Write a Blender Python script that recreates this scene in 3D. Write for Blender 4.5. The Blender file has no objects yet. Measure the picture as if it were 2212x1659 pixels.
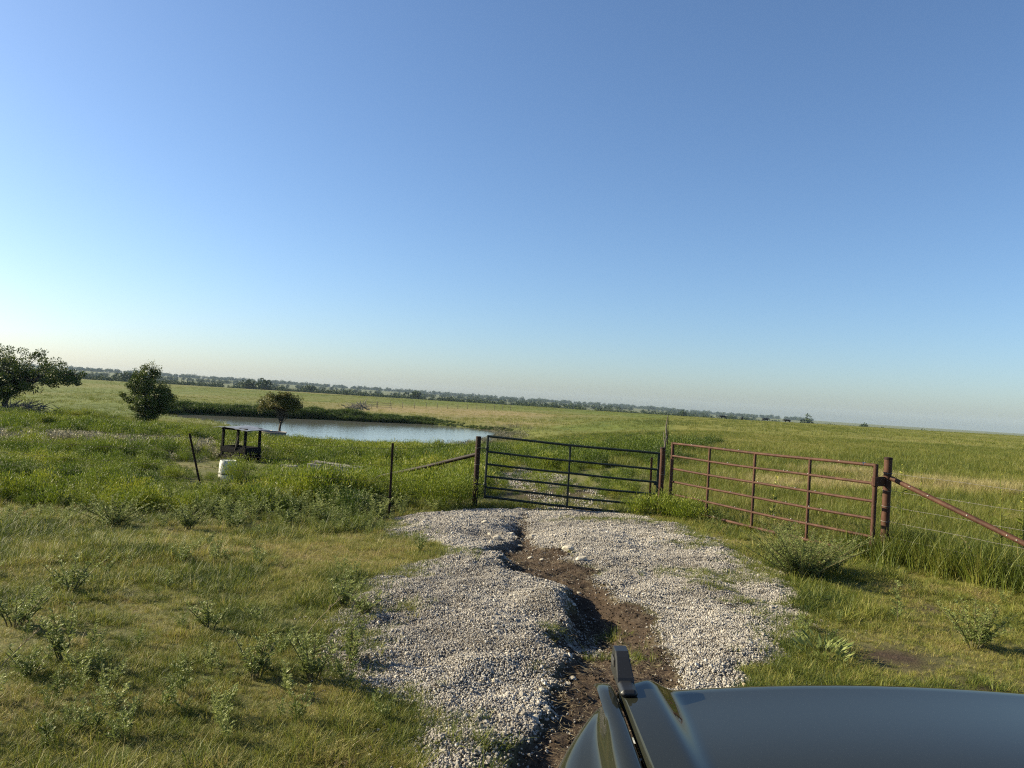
import bpy, math, random
import numpy as np
from mathutils import Matrix, Vector

rng = np.random.default_rng(7)
random.seed(7)
R = math.radians
SC = bpy.context.scene
COL = SC.collection

# ------------------------------------------------------------------ camera, sky, sun, exposure
CAM_Z = 2.0
cd = bpy.data.cameras.new('camera'); cam = bpy.data.objects.new('camera', cd); COL.objects.link(cam)
cd.sensor_width = 36.0; cd.lens = 36.0 * 1620.0 / 2212.0
cd.clip_start = 0.05; cd.clip_end = 20000
_p, _r = R(1.0786), R(3.4)
_fw = Vector((0, math.cos(_p), math.sin(_p))); _up = Vector((0, -math.sin(_p), math.cos(_p))); _rt = Vector((1, 0, 0))
_cr = _rt * math.cos(_r) + _up * math.sin(_r); _cu = _up * math.cos(_r) - _rt * math.sin(_r)
cam.matrix_world = Matrix(((_cr.x, _cu.x, -_fw.x, 0), (_cr.y, _cu.y, -_fw.y, 0), (_cr.z, _cu.z, -_fw.z, CAM_Z), (0, 0, 0, 1)))
SC.camera = cam

SUN_AZ, SUN_EL = R(-78), R(25.5)
w = bpy.data.worlds.new('World'); SC.world = w; w.use_nodes = True
nt = w.node_tree; nt.nodes.clear()
sky = nt.nodes.new('ShaderNodeTexSky'); sky.sky_type = 'NISHITA'; sky.sun_disc = False
sky.sun_elevation = SUN_EL; sky.sun_rotation = SUN_AZ
sky.altitude = 250; sky.air_density = 1.0; sky.dust_density = 1.1; sky.ozone_density = 5.2
bg = nt.nodes.new('ShaderNodeBackground'); bg.inputs[1].default_value = 0.070
wo = nt.nodes.new('ShaderNodeOutputWorld')
nt.links.new(sky.outputs[0], bg.inputs[0]); nt.links.new(bg.outputs[0], wo.inputs[0])

sl = bpy.data.lights.new('sun', 'SUN'); sl.energy = 5.0; sl.angle = R(0.55); sl.color = (1.0, 0.885, 0.62)
so = bpy.data.objects.new('sun', sl); COL.objects.link(so)
SDIR = Vector((math.sin(SUN_AZ) * math.cos(SUN_EL), math.cos(SUN_AZ) * math.cos(SUN_EL), math.sin(SUN_EL)))
so.rotation_euler = SDIR.to_track_quat('Z', 'Y').to_euler(); so.location = (-30, 0, 30)

SC.view_settings.view_transform = 'Standard'; SC.view_settings.look = 'None'
SC.view_settings.gamma = 1; SC.view_settings.exposure = 1.28
SC.cycles.use_denoising = False; SC.cycles.filter_width = 1.15
SC.cycles.use_adaptive_sampling = True; SC.cycles.adaptive_threshold = 0.004
SC.cycles.max_bounces = 6; SC.cycles.transparent_max_bounces = 6; SC.cycles.volume_bounces = 0
SC.cycles.caustics_reflective = False; SC.cycles.caustics_refractive = False

# ------------------------------------------------------------------ helpers
def smooth(e0, e1, x):
    t = np.clip((x - e0) / (e1 - e0), 0, 1); return t * t * (3 - 2 * t)

def _hash(ix, iy, seed):
    n = (ix.astype(np.int64) * 374761393 + iy.astype(np.int64) * 668265263 + seed * 974711) & 0x7fffffff
    n = ((n ^ (n >> 13)) * 1274126177) & 0x7fffffff
    n = (n ^ (n >> 16)) & 0xffffff
    return n / float(0xffffff)

def vnoise(x, y, seed=0):
    x = np.asarray(x, float); y = np.asarray(y, float)
    ix = np.floor(x); iy = np.floor(y); fx = x - ix; fy = y - iy
    fx = fx * fx * (3 - 2 * fx); fy = fy * fy * (3 - 2 * fy)
    a = _hash(ix, iy, seed); b = _hash(ix + 1, iy, seed); c = _hash(ix, iy + 1, seed); d = _hash(ix + 1, iy + 1, seed)
    return (a * (1 - fx) + b * fx) * (1 - fy) + (c * (1 - fx) + d * fx) * fy

def fbm(x, y, seed=0, oct=3):
    s = 0; a = 0.5; t = 0
    for k in range(oct):
        s = s + a * vnoise(x * 2 ** k, y * 2 ** k, seed + k * 17); t += a; a *= 0.5
    return s / t          # 0..1

def sdf_poly(x, y, poly):
    """signed distance to a polygon, negative inside"""
    P = np.asarray(poly, float); x = np.asarray(x, float); y = np.asarray(y, float)
    d = np.full(x.shape, 1e18); ins = np.zeros(x.shape, bool)
    n = len(P)
    for i in range(n):
        ax, ay = P[i]; bx, by = P[(i + 1) % n]
        ex, ey = bx - ax, by - ay
        t = np.clip(((x - ax) * ex + (y - ay) * ey) / (ex * ex + ey * ey), 0, 1)
        d = np.minimum(d, (x - ax - t * ex) ** 2 + (y - ay - t * ey) ** 2)
        c = ((ay > y) != (by > y)) & (x < (bx - ax) * (y - ay) / (by - ay + 1e-12) + ax)
        ins ^= c
    d = np.sqrt(d); return np.where(ins, -d, d)

def mesh_np(name, V, F, attrs=None, smooth_shade=False, mats=None):
    """F: ndarray of quads or tris, or list of lists"""
    me = bpy.data.meshes.new(name)
    V = np.asarray(V, np.float32)
    if isinstance(F, np.ndarray):
        n, k = F.shape
        me.vertices.add(len(V)); me.vertices.foreach_set('co', V.ravel())
        me.loops.add(n * k); me.loops.foreach_set('vertex_index', F.astype(np.int32).ravel())
        me.polygons.add(n); me.polygons.foreach_set('loop_start', np.arange(0, n * k, k, dtype=np.int32))
        me.update(calc_edges=True)
    else:
        me.from_pydata([tuple(map(float, v)) for v in V], [], F); me.update()
    for nm, a in (attrs or {}).items():
        at = me.attributes.new(nm, 'FLOAT', 'POINT'); at.data.foreach_set('value', np.asarray(a, np.float32))
    if smooth_shade:
        me.polygons.foreach_set('use_smooth', np.ones(len(me.polygons), bool))
    for m in (mats or []): me.materials.append(m)
    return me

def link(name, me, parent=None, mat=None, loc=None):
    o = bpy.data.objects.new(name, me); COL.objects.link(o)
    if mat is not None: me.materials.clear(); me.materials.append(mat)
    if parent is not None: o.parent = parent
    if loc is not None: o.location = loc
    return o

def tag(o, label=None, cat=None, group=None, kind=None):
    if label: o['label'] = label
    if cat: o['category'] = cat
    if group: o['group'] = group
    if kind: o['kind'] = kind
    return o

def empty(name, loc=(0, 0, 0), rz=0):
    o = bpy.data.objects.new(name, None); COL.objects.link(o); o.location = loc; o.rotation_euler = (0, 0, rz)
    o.empty_display_size = 0.2
    return o

class MB:
    """collects polygons with a per-vertex value v"""
    def __init__(s): s.V = []; s.F = []; s.A = []; s.n = 0
    def add(s, V, F, v=0.5):
        V = np.asarray(V, float).reshape(-1, 3)
        s.V.append(V); s.A.append(np.broadcast_to(np.asarray(v, float), (len(V),)))
        s.F.extend([[i + s.n for i in f] for f in (F.tolist() if isinstance(F, np.ndarray) else F)]); s.n += len(V)
        return s
    def box(s, c, d, rot=None, v=0.5, bev=0.0):
        c = np.array(c, float); h = np.array(d, float) / 2
        if bev <= 0:
            q = np.array([[x, y, z] for x in (-1, 1) for y in (-1, 1) for z in (-1, 1)], float) * h
            F = [[0, 1, 3, 2], [4, 6, 7, 5], [0, 4, 5, 1], [2, 3, 7, 6], [0, 2, 6, 4], [1, 5, 7, 3]]
        else:
            b = min(bev, h.min() * .9); q = []; idx = {}
            for x in (-1, 1):
                for y in (-1, 1):
                    for z in (-1, 1):
                        for ax in range(3):
                            p = np.array([x, y, z], float) * (h - b); p[ax] = np.sign((x, y, z)[ax]) * h[ax]
                            idx[(x, y, z, ax)] = len(q); q.append(p)
            F = []
            S = (-1, 1)
            for sx in S:
                F.append([idx[(sx, a, b_, 0)] for a, b_ in ((-1, -1), (1, -1), (1, 1), (-1, 1))][::sx])
                F.append([idx[(a, sx, b_, 1)] for a, b_ in ((-1, -1), (-1, 1), (1, 1), (1, -1))][::sx])
                F.append([idx[(a, b_, sx, 2)] for a, b_ in ((-1, -1), (1, -1), (1, 1), (-1, 1))][::sx])
            for a in S:
                for b_ in S:
                    k = a * b_
                    F.append([idx[(a, b_, -1, 0)], idx[(a, b_, -1, 1)], idx[(a, b_, 1, 1)], idx[(a, b_, 1, 0)]][::k])
                    F.append([idx[(a, -1, b_, 0)], idx[(a, 1, b_, 0)], idx[(a, 1, b_, 2)], idx[(a, -1, b_, 2)]][::k])
                    F.append([idx[(-1, a, b_, 1)], idx[(-1, a, b_, 2)], idx[(1, a, b_, 2)], idx[(1, a, b_, 1)]][::k])
                    for c_ in S:
                        F.append([idx[(a, b_, c_, 0)], idx[(a, b_, c_, 1)], idx[(a, b_, c_, 2)]][::(k * c_)])
            q = np.array(q)
        if rot is not None: q = q @ np.array(rot).T
        return s.add(q + c, F, v)
    def tube(s, pts, rad, n=8, cap=True, v=0.5, jit=0.0):
        pts = np.asarray(pts, float); m = len(pts)
        rad = np.broadcast_to(np.asarray(rad, float), (m,))
        T = np.gradient(pts, axis=0); T /= np.linalg.norm(T, axis=1)[:, None] + 1e-12
        ref = np.array([0, 0, 1.0]) if abs(T[0][2]) < .9 else np.array([1.0, 0, 0])
        V = []
        u = np.cross(T[0], ref); u /= np.linalg.norm(u)
        for i in range(m):
            u = u - T[i] * (u @ T[i]); u /= np.linalg.norm(u) + 1e-12
            w_ = np.cross(T[i], u)
            a = np.arange(n) * 2 * math.pi / n
            rr = rad[i] * (1 + jit * (rng.random(n) - .5))
            V.append(pts[i] + (np.cos(a) * rr)[:, None] * u + (np.sin(a) * rr)[:, None] * w_)
        F = [[i * n + k, i * n + (k + 1) % n, (i + 1) * n + (k + 1) % n, (i + 1) * n + k] for i in range(m - 1) for k in range(n)]
        if cap: F += [list(range(n))[::-1], list(range((m - 1) * n, m * n))]
        return s.add(np.concatenate(V), F, v)
    def lathe(s, prof, n=20, c=(0, 0, 0), axis='z', v=0.5, close=True):
        prof = np.asarray(prof, float); m = len(prof); a = np.arange(n) * 2 * math.pi / n
        V = np.stack([np.outer(prof[:, 0], np.cos(a)), np.outer(prof[:, 0], np.sin(a)), np.repeat(prof[:, 1:2], n, 1)], -1).reshape(-1, 3)
        if axis == 'x': V = V[:, [2, 0, 1]]
        if axis == 'y': V = V[:, [1, 2, 0]]
        F = [[i * n + k, i * n + (k + 1) % n, (i + 1) * n + (k + 1) % n, (i + 1) * n + k] for i in range(m - 1) for k in range(n)]
        if close: F += [list(range(n))[::-1], list(range((m - 1) * n, m * n))]
        return s.add(V + np.array(c), F, v)
    def mesh(s, name, sm=False):
        V = np.concatenate(s.V); A = np.concatenate(s.A)
        return mesh_np(name, V, s.F, {'v': A}, sm)
    def build(s, name, mat, parent=None, sm=False, loc=None):
        me = s.mesh(name, sm)
        if sm:
            o = link(name, me, parent, mat, loc)
            me.set_sharp_from_angle(angle=R(38)) if hasattr(me, 'set_sharp_from_angle') else None
            return o
        return link(name, me, parent, mat, loc)

# ------------------------------------------------------------------ materials
def new_mat(name):
    m = bpy.data.materials.new(name); m.use_nodes = True; t = m.node_tree; t.nodes.clear()
    o = t.nodes.new('ShaderNodeOutputMaterial'); return m, t, o
def nd(t, typ, **k):
    n = t.nodes.new(typ)
    for a, b in k.items(): setattr(n, a, b)
    return n
def mixc(t, fac, a, b, mode='MIX'):
    n = nd(t, 'ShaderNodeMix', data_type='RGBA', blend_type=mode)
    for s_, v in ((n.inputs[0], fac), (n.inputs[6], a), (n.inputs[7], b)):
        if isinstance(v, (int, float)): s_.default_value = v
        elif isinstance(v, tuple): s_.default_value = (*v, 1)
        else: t.links.new(v, s_)
    return n.outputs[2]
def mth(t, op, a, b=None, c=None, clamp=False):
    n = nd(t, 'ShaderNodeMath', operation=op, use_clamp=clamp)
    for i, v in enumerate((a, b, c)):
        if v is None: continue
        if isinstance(v, (int, float)): n.inputs[i].default_value = v
        else: t.links.new(v, n.inputs[i])
    return n.outputs[0]
def ramp(t, fac, stops, interp='LINEAR'):
    n = nd(t, 'ShaderNodeValToRGB'); n.color_ramp.interpolation = interp
    e = n.color_ramp.elements
    while len(e) < len(stops): e.new(0.5)
    for i, (p, c) in enumerate(stops): e[i].position = p; e[i].color = (*c, 1) if len(c) == 3 else c
    t.links.new(fac, n.inputs[0]); return n.outputs[0]
def noise(t, scale, detail=4, rough=0.55, vec=None, dist=0.0):
    n = nd(t, 'ShaderNodeTexNoise'); n.inputs['Scale'].default_value = scale; n.inputs['Detail'].default_value = detail
    n.inputs['Roughness'].default_value = rough; n.inputs['Distortion'].default_value = dist
    if vec is not None: t.links.new(vec, n.inputs['Vector'])
    return n.outputs[0]
def attr(t, name, typ='GEOMETRY'):
    n = nd(t, 'ShaderNodeAttribute', attribute_name=name, attribute_type=typ); return n.outputs['Fac']
def objco(t):
    return nd(t, 'ShaderNodeTexCoord').outputs['Object']
def worldco(t):
    return nd(t, 'ShaderNodeNewGeometry').outputs['Position']
def pbsdf(t, o, color, rough=0.6, metal=0.0, spec=0.5, bump=None, bstr=0.3, bdist=0.01, coat=0.0, coatr=0.03):
    p = nd(t, 'ShaderNodeBsdfPrincipled')
    for nm, v in (('Base Color', color), ('Roughness', rough), ('Metallic', metal), ('Specular IOR Level', spec), ('Coat Weight', coat), ('Coat Roughness', coatr)):
        s_ = p.inputs[nm]
        if isinstance(v, tuple): s_.default_value = (*v, 1)
        elif isinstance(v, (int, float)): s_.default_value = v
        else: t.links.new(v, s_)
    if bump is not None:
        b = nd(t, 'ShaderNodeBump'); b.inputs['Strength'].default_value = bstr; b.inputs['Distance'].default_value = bdist
        t.links.new(bump, b.inputs['Height']); t.links.new(b.outputs[0], p.inputs['Normal'])
    t.links.new(p.outputs[0], o.inputs[0]); return p

def leaf_mat(name, stops, spread=0.55, base=0.45, k=0.5, trans=0.34, rough=0.55, spec=0.3):
    """leaf colours run along a ramp: v (per blade), tint (per plant; 0 when placed singly) and a slow patchiness over the ground"""
    m, t, o = new_mat(name)
    f = mth(t, 'MULTIPLY_ADD', attr(t, 'v'), spread, base - spread / 2)
    f = mth(t, 'MULTIPLY_ADD', attr(t, 'tint', 'INSTANCER'), k, f, clamp=True)
    c = ramp(t, f, stops)
    p = nd(t, 'ShaderNodeBsdfPrincipled'); t.links.new(c, p.inputs['Base Color'])
    p.inputs['Roughness'].default_value = rough; p.inputs['Specular IOR Level'].default_value = spec
    tr = nd(t, 'ShaderNodeBsdfTranslucent'); t.links.new(c, tr.inputs[0])
    mx = nd(t, 'ShaderNodeMixShader'); mx.inputs[0].default_value = trans
    t.links.new(p.outputs[0], mx.inputs[1]); t.links.new(tr.outputs[0], mx.inputs[2]); t.links.new(mx.outputs[0], o.inputs[0])
    return m

M = {}
M['grass'] = leaf_mat('grass', [(0.0, (0.03, 0.055, 0.008)), (0.35, (0.155, 0.182, 0.024)), (0.62, (0.275, 0.258, 0.052)), (0.85, (0.39, 0.315, 0.13)), (1.0, (0.22, 0.15, 0.085))], spread=0.60, base=0.315)
M['tall_grass'] = leaf_mat('tall_grass', [(0.0, (0.035, 0.06, 0.008)), (0.4, (0.125, 0.148, 0.018)), (0.75, (0.22, 0.20, 0.045)), (1.0, (0.42, 0.35, 0.18))], spread=0.5, base=0.40)
M['broom'] = leaf_mat('broomweed', [(0.0, (0.024, 0.05, 0.006)), (0.5, (0.11, 0.152, 0.012)), (0.85, (0.215, 0.235, 0.020)), (1.0, (0.30, 0.275, 0.045))], spread=0.6, base=0.42)
M['broom_bright'] = leaf_mat('fresh_broomweed', [(0.0, (0.04, 0.075, 0.008)), (0.5, (0.14, 0.185, 0.014)), (0.85, (0.25, 0.27, 0.024)), (1.0, (0.34, 0.32, 0.05))], spread=0.7, base=0.5)
M['rag'] = leaf_mat('ragweed', [(0.0, (0.07, 0.10, 0.024)), (0.5, (0.165, 0.20, 0.055)), (1.0, (0.31, 0.335, 0.115))], spread=0.7, base=0.5)
M['greyweed'] = leaf_mat('grey_weed', [(0.0, (0.09, 0.085, 0.055)), (0.5, (0.16, 0.155, 0.09)), (1.0, (0.33, 0.30, 0.21))], spread=0.8, base=0.5)
M['leaf'] = leaf_mat('tree_leaf', [(0.0, (0.03, 0.055, 0.008)), (0.55, (0.075, 0.105, 0.016)), (1.0, (0.17, 0.18, 0.035))], spread=0.8, base=0.45, trans=0.22)
M['leaf_brown'] = leaf_mat('brownish_leaf', [(0.0, (0.04, 0.055, 0.010)), (0.5, (0.10, 0.105, 0.022)), (1.0, (0.21, 0.165, 0.05))], spread=0.8, base=0.5, trans=0.22)
M['wood_leaf'] = leaf_mat('far_leaf', [(0.0, (0.018, 0.038, 0.012)), (0.5, (0.035, 0.06, 0.018)), (1.0, (0.065, 0.085, 0.025))], spread=0.8, base=0.5, trans=0.12, rough=0.8)
M['yellow'] = leaf_mat('yellow_flower', [(0.0, (0.28, 0.30, 0.06)), (1.0, (0.55, 0.5, 0.09))], spread=0.8, base=0.5)
M['straw'] = leaf_mat('straw', [(0.0, (0.17, 0.12, 0.06)), (1.0, (0.42, 0.34, 0.2))], spread=0.9, base=0.5, trans=0.1)

def bark_mat(name, a, b):
    m, t, o = new_mat(name); n = noise(t, 9, 5, .6, objco(t))
    pbsdf(t, o, ramp(t, n, [(0.3, a), (0.7, b)]), 0.9, bump=n, bstr=.6, bdist=.03, spec=.2); return m
M['bark'] = bark_mat('bark', (0.035, 0.028, 0.022), (0.10, 0.085, 0.065))
M['deadwood'] = bark_mat('dead_wood', (0.06, 0.05, 0.042), (0.20, 0.17, 0.14))
M['greywood'] = bark_mat('grey_wood', (0.12, 0.105, 0.085), (0.30, 0.27, 0.23))
M['stem'] = bark_mat('weed_stem', (0.07, 0.075, 0.03), (0.16, 0.13, 0.07))

def rust_mat(name, dark=1.0):
    m, t, o = new_mat(name); co = objco(t)
    n = noise(t, 6, 6, .65, co); n2 = noise(t, 45, 3, .6, co)
    c = ramp(t, n, [(0.28, (0.085 * dark, 0.036 * dark, 0.022 * dark)), (0.5, (0.17 * dark, 0.070 * dark, 0.039 * dark)), (0.72, (0.27 * dark, 0.125 * dark, 0.072 * dark))])
    c = mixc(t, ramp(t, n2, [(0.62, (0, 0, 0)), (0.72, (1, 1, 1))]), c, (0.34 * dark, 0.19 * dark, 0.12 * dark))
    pbsdf(t, o, c, 0.7, 0.0, spec=.25, bump=n2, bstr=.25, bdist=.003); return m
M['rust'] = rust_mat('rusty_pipe', .34)
M['rust_dark'] = rust_mat('dark_rusty_steel', .12)
M['rust_black'] = rust_mat('blackened_rusty_steel', .06)
m, t, o = new_mat('dark_green_gate_paint'); co = objco(t); n = noise(t, 14, 5, .6, co)
pbsdf(t, o, ramp(t, n, [(0.3, (0.004, 0.009, 0.007)), (0.7, (0.010, 0.019, 0.014))]), 0.55, spec=.3, bump=n, bstr=.08, bdist=.003); M['gate_green'] = m
m, t, o = new_mat('galvanised_wire'); pbsdf(t, o, (0.17, 0.155, 0.135), 0.7, .2); M['wire'] = m
m, t, o = new_mat('old_dark_wire'); pbsdf(t, o, (0.03, 0.025, 0.02), 0.8, 0.0, spec=.1); M['wire_dark'] = m
m, t, o = new_mat('weld_spot'); pbsdf(t, o, (0.55, 0.5, 0.44), 0.6, .2); M['white_spot'] = m
m, t, o = new_mat('galvanised_tank'); co = objco(t); n = noise(t, 5, 4, .6, co)
pbsdf(t, o, ramp(t, n, [(0.3, (0.09, 0.10, 0.105)), (0.7, (0.18, 0.185, 0.19))]), .6, .2); M['tank'] = m
m, t, o = new_mat('tank_rim'); pbsdf(t, o, (0.24, 0.19, 0.155), .7, .0); M['tank_rim'] = m
m, t, o = new_mat('pale_roof_sheet'); co = objco(t); n = noise(t, 6, 4, .6, co)
pbsdf(t, o, ramp(t, n, [(0.35, (0.16, 0.165, 0.17)), (0.65, (0.28, 0.28, 0.275))]), .45, .35); M['roof'] = m
m, t, o = new_mat('dark_creosote_timber'); co = objco(t); n = noise(t, 12, 5, .6, co)
pbsdf(t, o, ramp(t, n, [(0.3, (0.005, 0.005, 0.006)), (0.7, (0.016, 0.014, 0.013))]), .9, spec=.15, bump=n, bstr=.3); M['dark_timber'] = m
m, t, o = new_mat('white_plastic'); co = objco(t); n = noise(t, 7, 5, .6, co)
c = mixc(t, ramp(t, n, [(0.5, (0, 0, 0)), (0.68, (1, 1, 1))]), (0.62, 0.61, 0.57), (0.30, 0.27, 0.21)); pbsdf(t, o, c, .5); M['white_plastic'] = m
m, t, o = new_mat('drum_band'); pbsdf(t, o, (0.05, 0.05, 0.055), .6); M['drum_band'] = m
m, t, o = new_mat('pale_concrete'); co = objco(t); n = noise(t, 8, 6, .65, co)
pbsdf(t, o, ramp(t, n, [(0.3, (0.15, 0.13, 0.115)), (0.7, (0.30, 0.27, 0.245))]), .9, bump=n, bstr=.4, bdist=.01); M['concrete'] = m
m, t, o = new_mat('cow_hide'); pbsdf(t, o, (0.008, 0.007, 0.007), .7); M['cow'] = m
m, t, o = new_mat('limestone'); co = objco(t); n = noise(t, 14, 5, .6, co)
c = ramp(t, n, [(0.3, (0.26, 0.22, 0.17)), (0.55, (0.41, 0.37, 0.30)), (0.75, (0.52, 0.48, 0.41))]); pbsdf(t, o, c, .85, bump=n, bstr=.4, bdist=.01, spec=.3); M['rock'] = m
m, t, o = new_mat('gravel_stone')
oi = nd(t, 'ShaderNodeObjectInfo').outputs['Random']
f = mth(t, 'MULTIPLY_ADD', attr(t, 'tint', 'INSTANCER'), .5, mth(t, 'MULTIPLY_ADD', attr(t, 'v'), .2, .4), clamp=True)
c = ramp(t, f, [(0.0, (0.09, 0.074, 0.058)), (0.25, (0.19, 0.168, 0.142)), (0.55, (0.31, 0.282, 0.245)), (0.85, (0.48, 0.447, 0.395)), (1.0, (0.38, 0.305, 0.205))])
pbsdf(t, o, c, .85, spec=.3); M['gravel'] = m

# car materials
m, t, o = new_mat('dark_green_car_paint'); co = objco(t); fl = noise(t, 900, 2, .5, co)
pbsdf(t, o, ramp(t, fl, [(0.4, (0.012, 0.013, 0.009)), (0.7, (0.022, 0.023, 0.017))]), 0.6, .0, spec=.0, coat=.7, coatr=.012); t.nodes['Principled BSDF'].inputs['Coat IOR'].default_value = 1.42; t.links.new(ramp(t, noise(t, 7, 6, .7, co), [(0.35, (.008, .008, .008)), (0.8, (.07, .07, .07))]), t.nodes['Principled BSDF'].inputs['Coat Roughness']); M['paint'] = m
m, t, o = new_mat('black_plastic'); co = objco(t); n = noise(t, 300, 2, .5, co)
pbsdf(t, o, (0.009, 0.0095, 0.010), .45, bump=n, bstr=.15, bdist=.0005); M['black'] = m
m, t, o = new_mat('tyre_rubber'); pbsdf(t, o, (0.02, 0.02, 0.02), .85); M['rubber'] = m
m, t, o = new_mat('rim_metal'); pbsdf(t, o, (0.1, 0.1, 0.105), .4, .8); M['rim'] = m
m, t, o = new_mat('lamp_glass'); pbsdf(t, o, (0.6, 0.62, 0.64), .08, coat=1.0); M['lamp'] = m
m, t, o = new_mat('tinted_glass'); p_ = pbsdf(t, o, (0.6, 0.65, 0.63), .02); p_.inputs['Transmission Weight'].default_value = 1.0; p_.inputs['IOR'].default_value = 1.1; M['glass'] = m

# ------------------------------------------------------------------ the lie of the land
COLS = {
 -180: [(0, 0), (6, 0), (60, -.2), (300, -.5), (9000, -1)],
 -60: [(0, 0), (6, 0), (10, -.1), (20, -.45), (45, -1.1), (63, -1.4), (105, -1.8), (150, -1.6), (220, -.9), (330, -.2), (420, -2), (600, -5.5), (1200, -6), (2000, 4), (2600, 12), (9000, 8)],
 -36: [(0, 0), (6, 0), (10, -.1), (15, -.35), (20, -.52), (28, -.75), (45, -1.15), (63, -1.5), (80, -1.7), (105, -1.8), (150, -1.6), (220, -.95), (330, -.25), (420, -2), (600, -5.5), (1200, -6), (2000, 3), (2600, 11), (9000, 7)],
 -25: [(0, 0), (6, 0), (10, -.12), (15, -.42), (20, -.62), (30, -.88), (45, -1.2), (61, -1.55), (75, -2.15), (90, -2.35), (105, -1.9), (130, -1.8), (200, -1.2), (330, -.4), (420, -2), (600, -5.5), (1200, -6), (2000, 1), (2600, 7), (9000, 4)],
 -15: [(0, 0), (6, 0), (10, -.12), (15, -.45), (20, -.67), (30, -.98), (45, -1.75), (56, -2.3), (66, -2.45), (105, -1.8), (130, -1.85), (200, -1.3), (320, -.5), (430, -2.6), (650, -6), (1200, -6.5), (2000, -1), (2600, 3.5), (9000, 2)],
 -4: [(0, 0), (8, 0), (11, -.1), (15, -.36), (20, -.55), (30, -1.0), (45, -1.6), (57, -2.1), (68, -2.4), (85, -2.3), (100, -2.0), (130, -1.8), (200, -1.2), (300, -.6), (450, -3), (650, -6.5), (1200, -7), (2600, -1.5), (9000, -2)],
 4: [(0, 0), (9, 0), (12, -.1), (15.5, -.27), (20, -.4), (30, -.75), (57, -1.4), (95, -1.8), (130, -1.6), (200, -.9), (280, -.5), (450, -3), (650, -7), (1200, -8), (2600, -5), (9000, -6)],
 11: [(0, 0), (9, 0), (12, -.08), (15.5, -.25), (20, -.27), (30, -.32), (57, -.45), (95, -.45), (150, -.2), (200, -.1), (240, -.35), (300, -1.5), (450, -4.5), (650, -8), (1200, -10), (2600, -8), (9000, -9)],
 16: [(0, 0), (10, 0), (15, -.15), (30, -.15), (60, -.1), (100, 0), (150, .1), (190, .05), (230, -.5), (275, -1.5), (450, -5), (700, -9.5), (2600, -14), (9000, -18)],
 28: [(0, 0), (11, -.01), (30, -.03), (60, 0), (120, .1), (200, .14), (240, -.2), (300, -1.3), (450, -5), (700, -11), (2600, -15.5), (9000, -30)],
 40: [(0, 0), (11, 0), (30, 0), (60, .05), (120, .15), (240, .22), (300, -.2), (450, -3), (700, -10), (2600, -15.5), (9000, -30)],
 180: [(0, 0), (6, 0), (60, -.2), (300, -.5), (9000, -1)],
}
_TH = np.arange(-180, 180.01, 0.5); _L = np.linspace(math.log(8), math.log(9008), 500)
_tab = np.array([np.interp(_L, [math.log(r_ + 8) for r_, _ in c_], [z for _, z in c_]) for c_ in COLS.values()])
_tab = np.array([np.interp(_TH, list(COLS.keys()), _tab[:, j]) for j in range(len(_L))]).T
def _blur(a, s, ax):
    k = np.exp(-0.5 * (np.arange(-3 * s, 3 * s + 1) / s) ** 2); k /= k.sum()
    pad = [(0, 0), (0, 0)]; pad[ax] = (3 * s, 3 * s); b = np.pad(a, pad, mode='edge')
    return np.apply_along_axis(lambda v: np.convolve(v, k, 'valid'), ax, b)
_tab = _blur(_blur(_tab, 4, 1), 5, 0)
def base_h(x, y):
    th = np.degrees(np.arctan2(x, y)); r_ = np.hypot(x, y)
    a = np.clip((th + 180) / 0.5, 0, len(_TH) - 1.001); b = np.clip((np.log(r_ + 8) - _L[0]) / (_L[1] - _L[0]), 0, len(_L) - 1.001)
    ia = a.astype(int); ib = b.astype(int); fa = a - ia; fb = b - ib
    return (_tab[ia, ib] * (1 - fb) + _tab[ia, ib + 1] * fb) * (1 - fa) + (_tab[ia + 1, ib] * (1 - fb) + _tab[ia + 1, ib + 1] * fb) * fa

ZW = -2.5
POND = [(-42, 90), (-41, 96), (-38, 97), (-30.9, 101), (-25.4, 103.5), (-19.8, 105), (-12.9, 108), (-6.2, 105.5), (-2.2, 100), (-.5, 95.3), (-.7, 90), (-1.6, 82), (-2.4, 75), (-3.8, 68.0), (-8.0, 65.3), (-12.1, 64.2), (-15.3, 63.3), (-19.5, 65.4), (-23.3, 70), (-26.7, 76), (-31, 83), (-38, 88)]
LEFT_GRAVEL = [(-2.0, 12.5), (-2.1, 14.0), (-1.3, 14.9), (-.3, 16.0), (.5, 15.9), (.3, 13), (0.25, 11), (-.28, 10.06), (.15, 8.6), (.61, 8.27), (.78, 7.4), (.66, 6.83), (.46, 6.11), (.38, 5.31), (.29, 4.7), (.13, 4.43), (-.05, 4.05), (-.25, 4.05), (-.48, 4.35), (-.57, 4.58), (-.82, 5.05), (-1.08, 5.44), (-1.29, 5.91), (-1.32, 6.51), (-1.39, 7.22), (-1.64, 7.83), (-1.38, 8.27), (-1.0, 8.88), (-.7, 9.7), (-.62, 10.3), (-1.24, 10.9), (-1.75, 11.6)]
RIGHT_GRAVEL = [(.5, 15.4), (1.6, 15.7), (2.75, 14.9), (3.2, 12.6), (3.45, 10.84), (3.45, 9.18), (3.15, 8.26), (2.95, 7.22), (2.49, 6.59), (2.08, 5.96), (1.8, 5.2), (1.6, 4.2), (1.5, 3.0), (1.25, 3.0), (1.35, 4.5), (1.38, 5.44), (1.43, 5.82), (1.46, 6.62), (1.36, 7.65), (1.02, 8.99), (.76, 10.2), (.5, 11.3), (.4, 13)]
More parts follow.
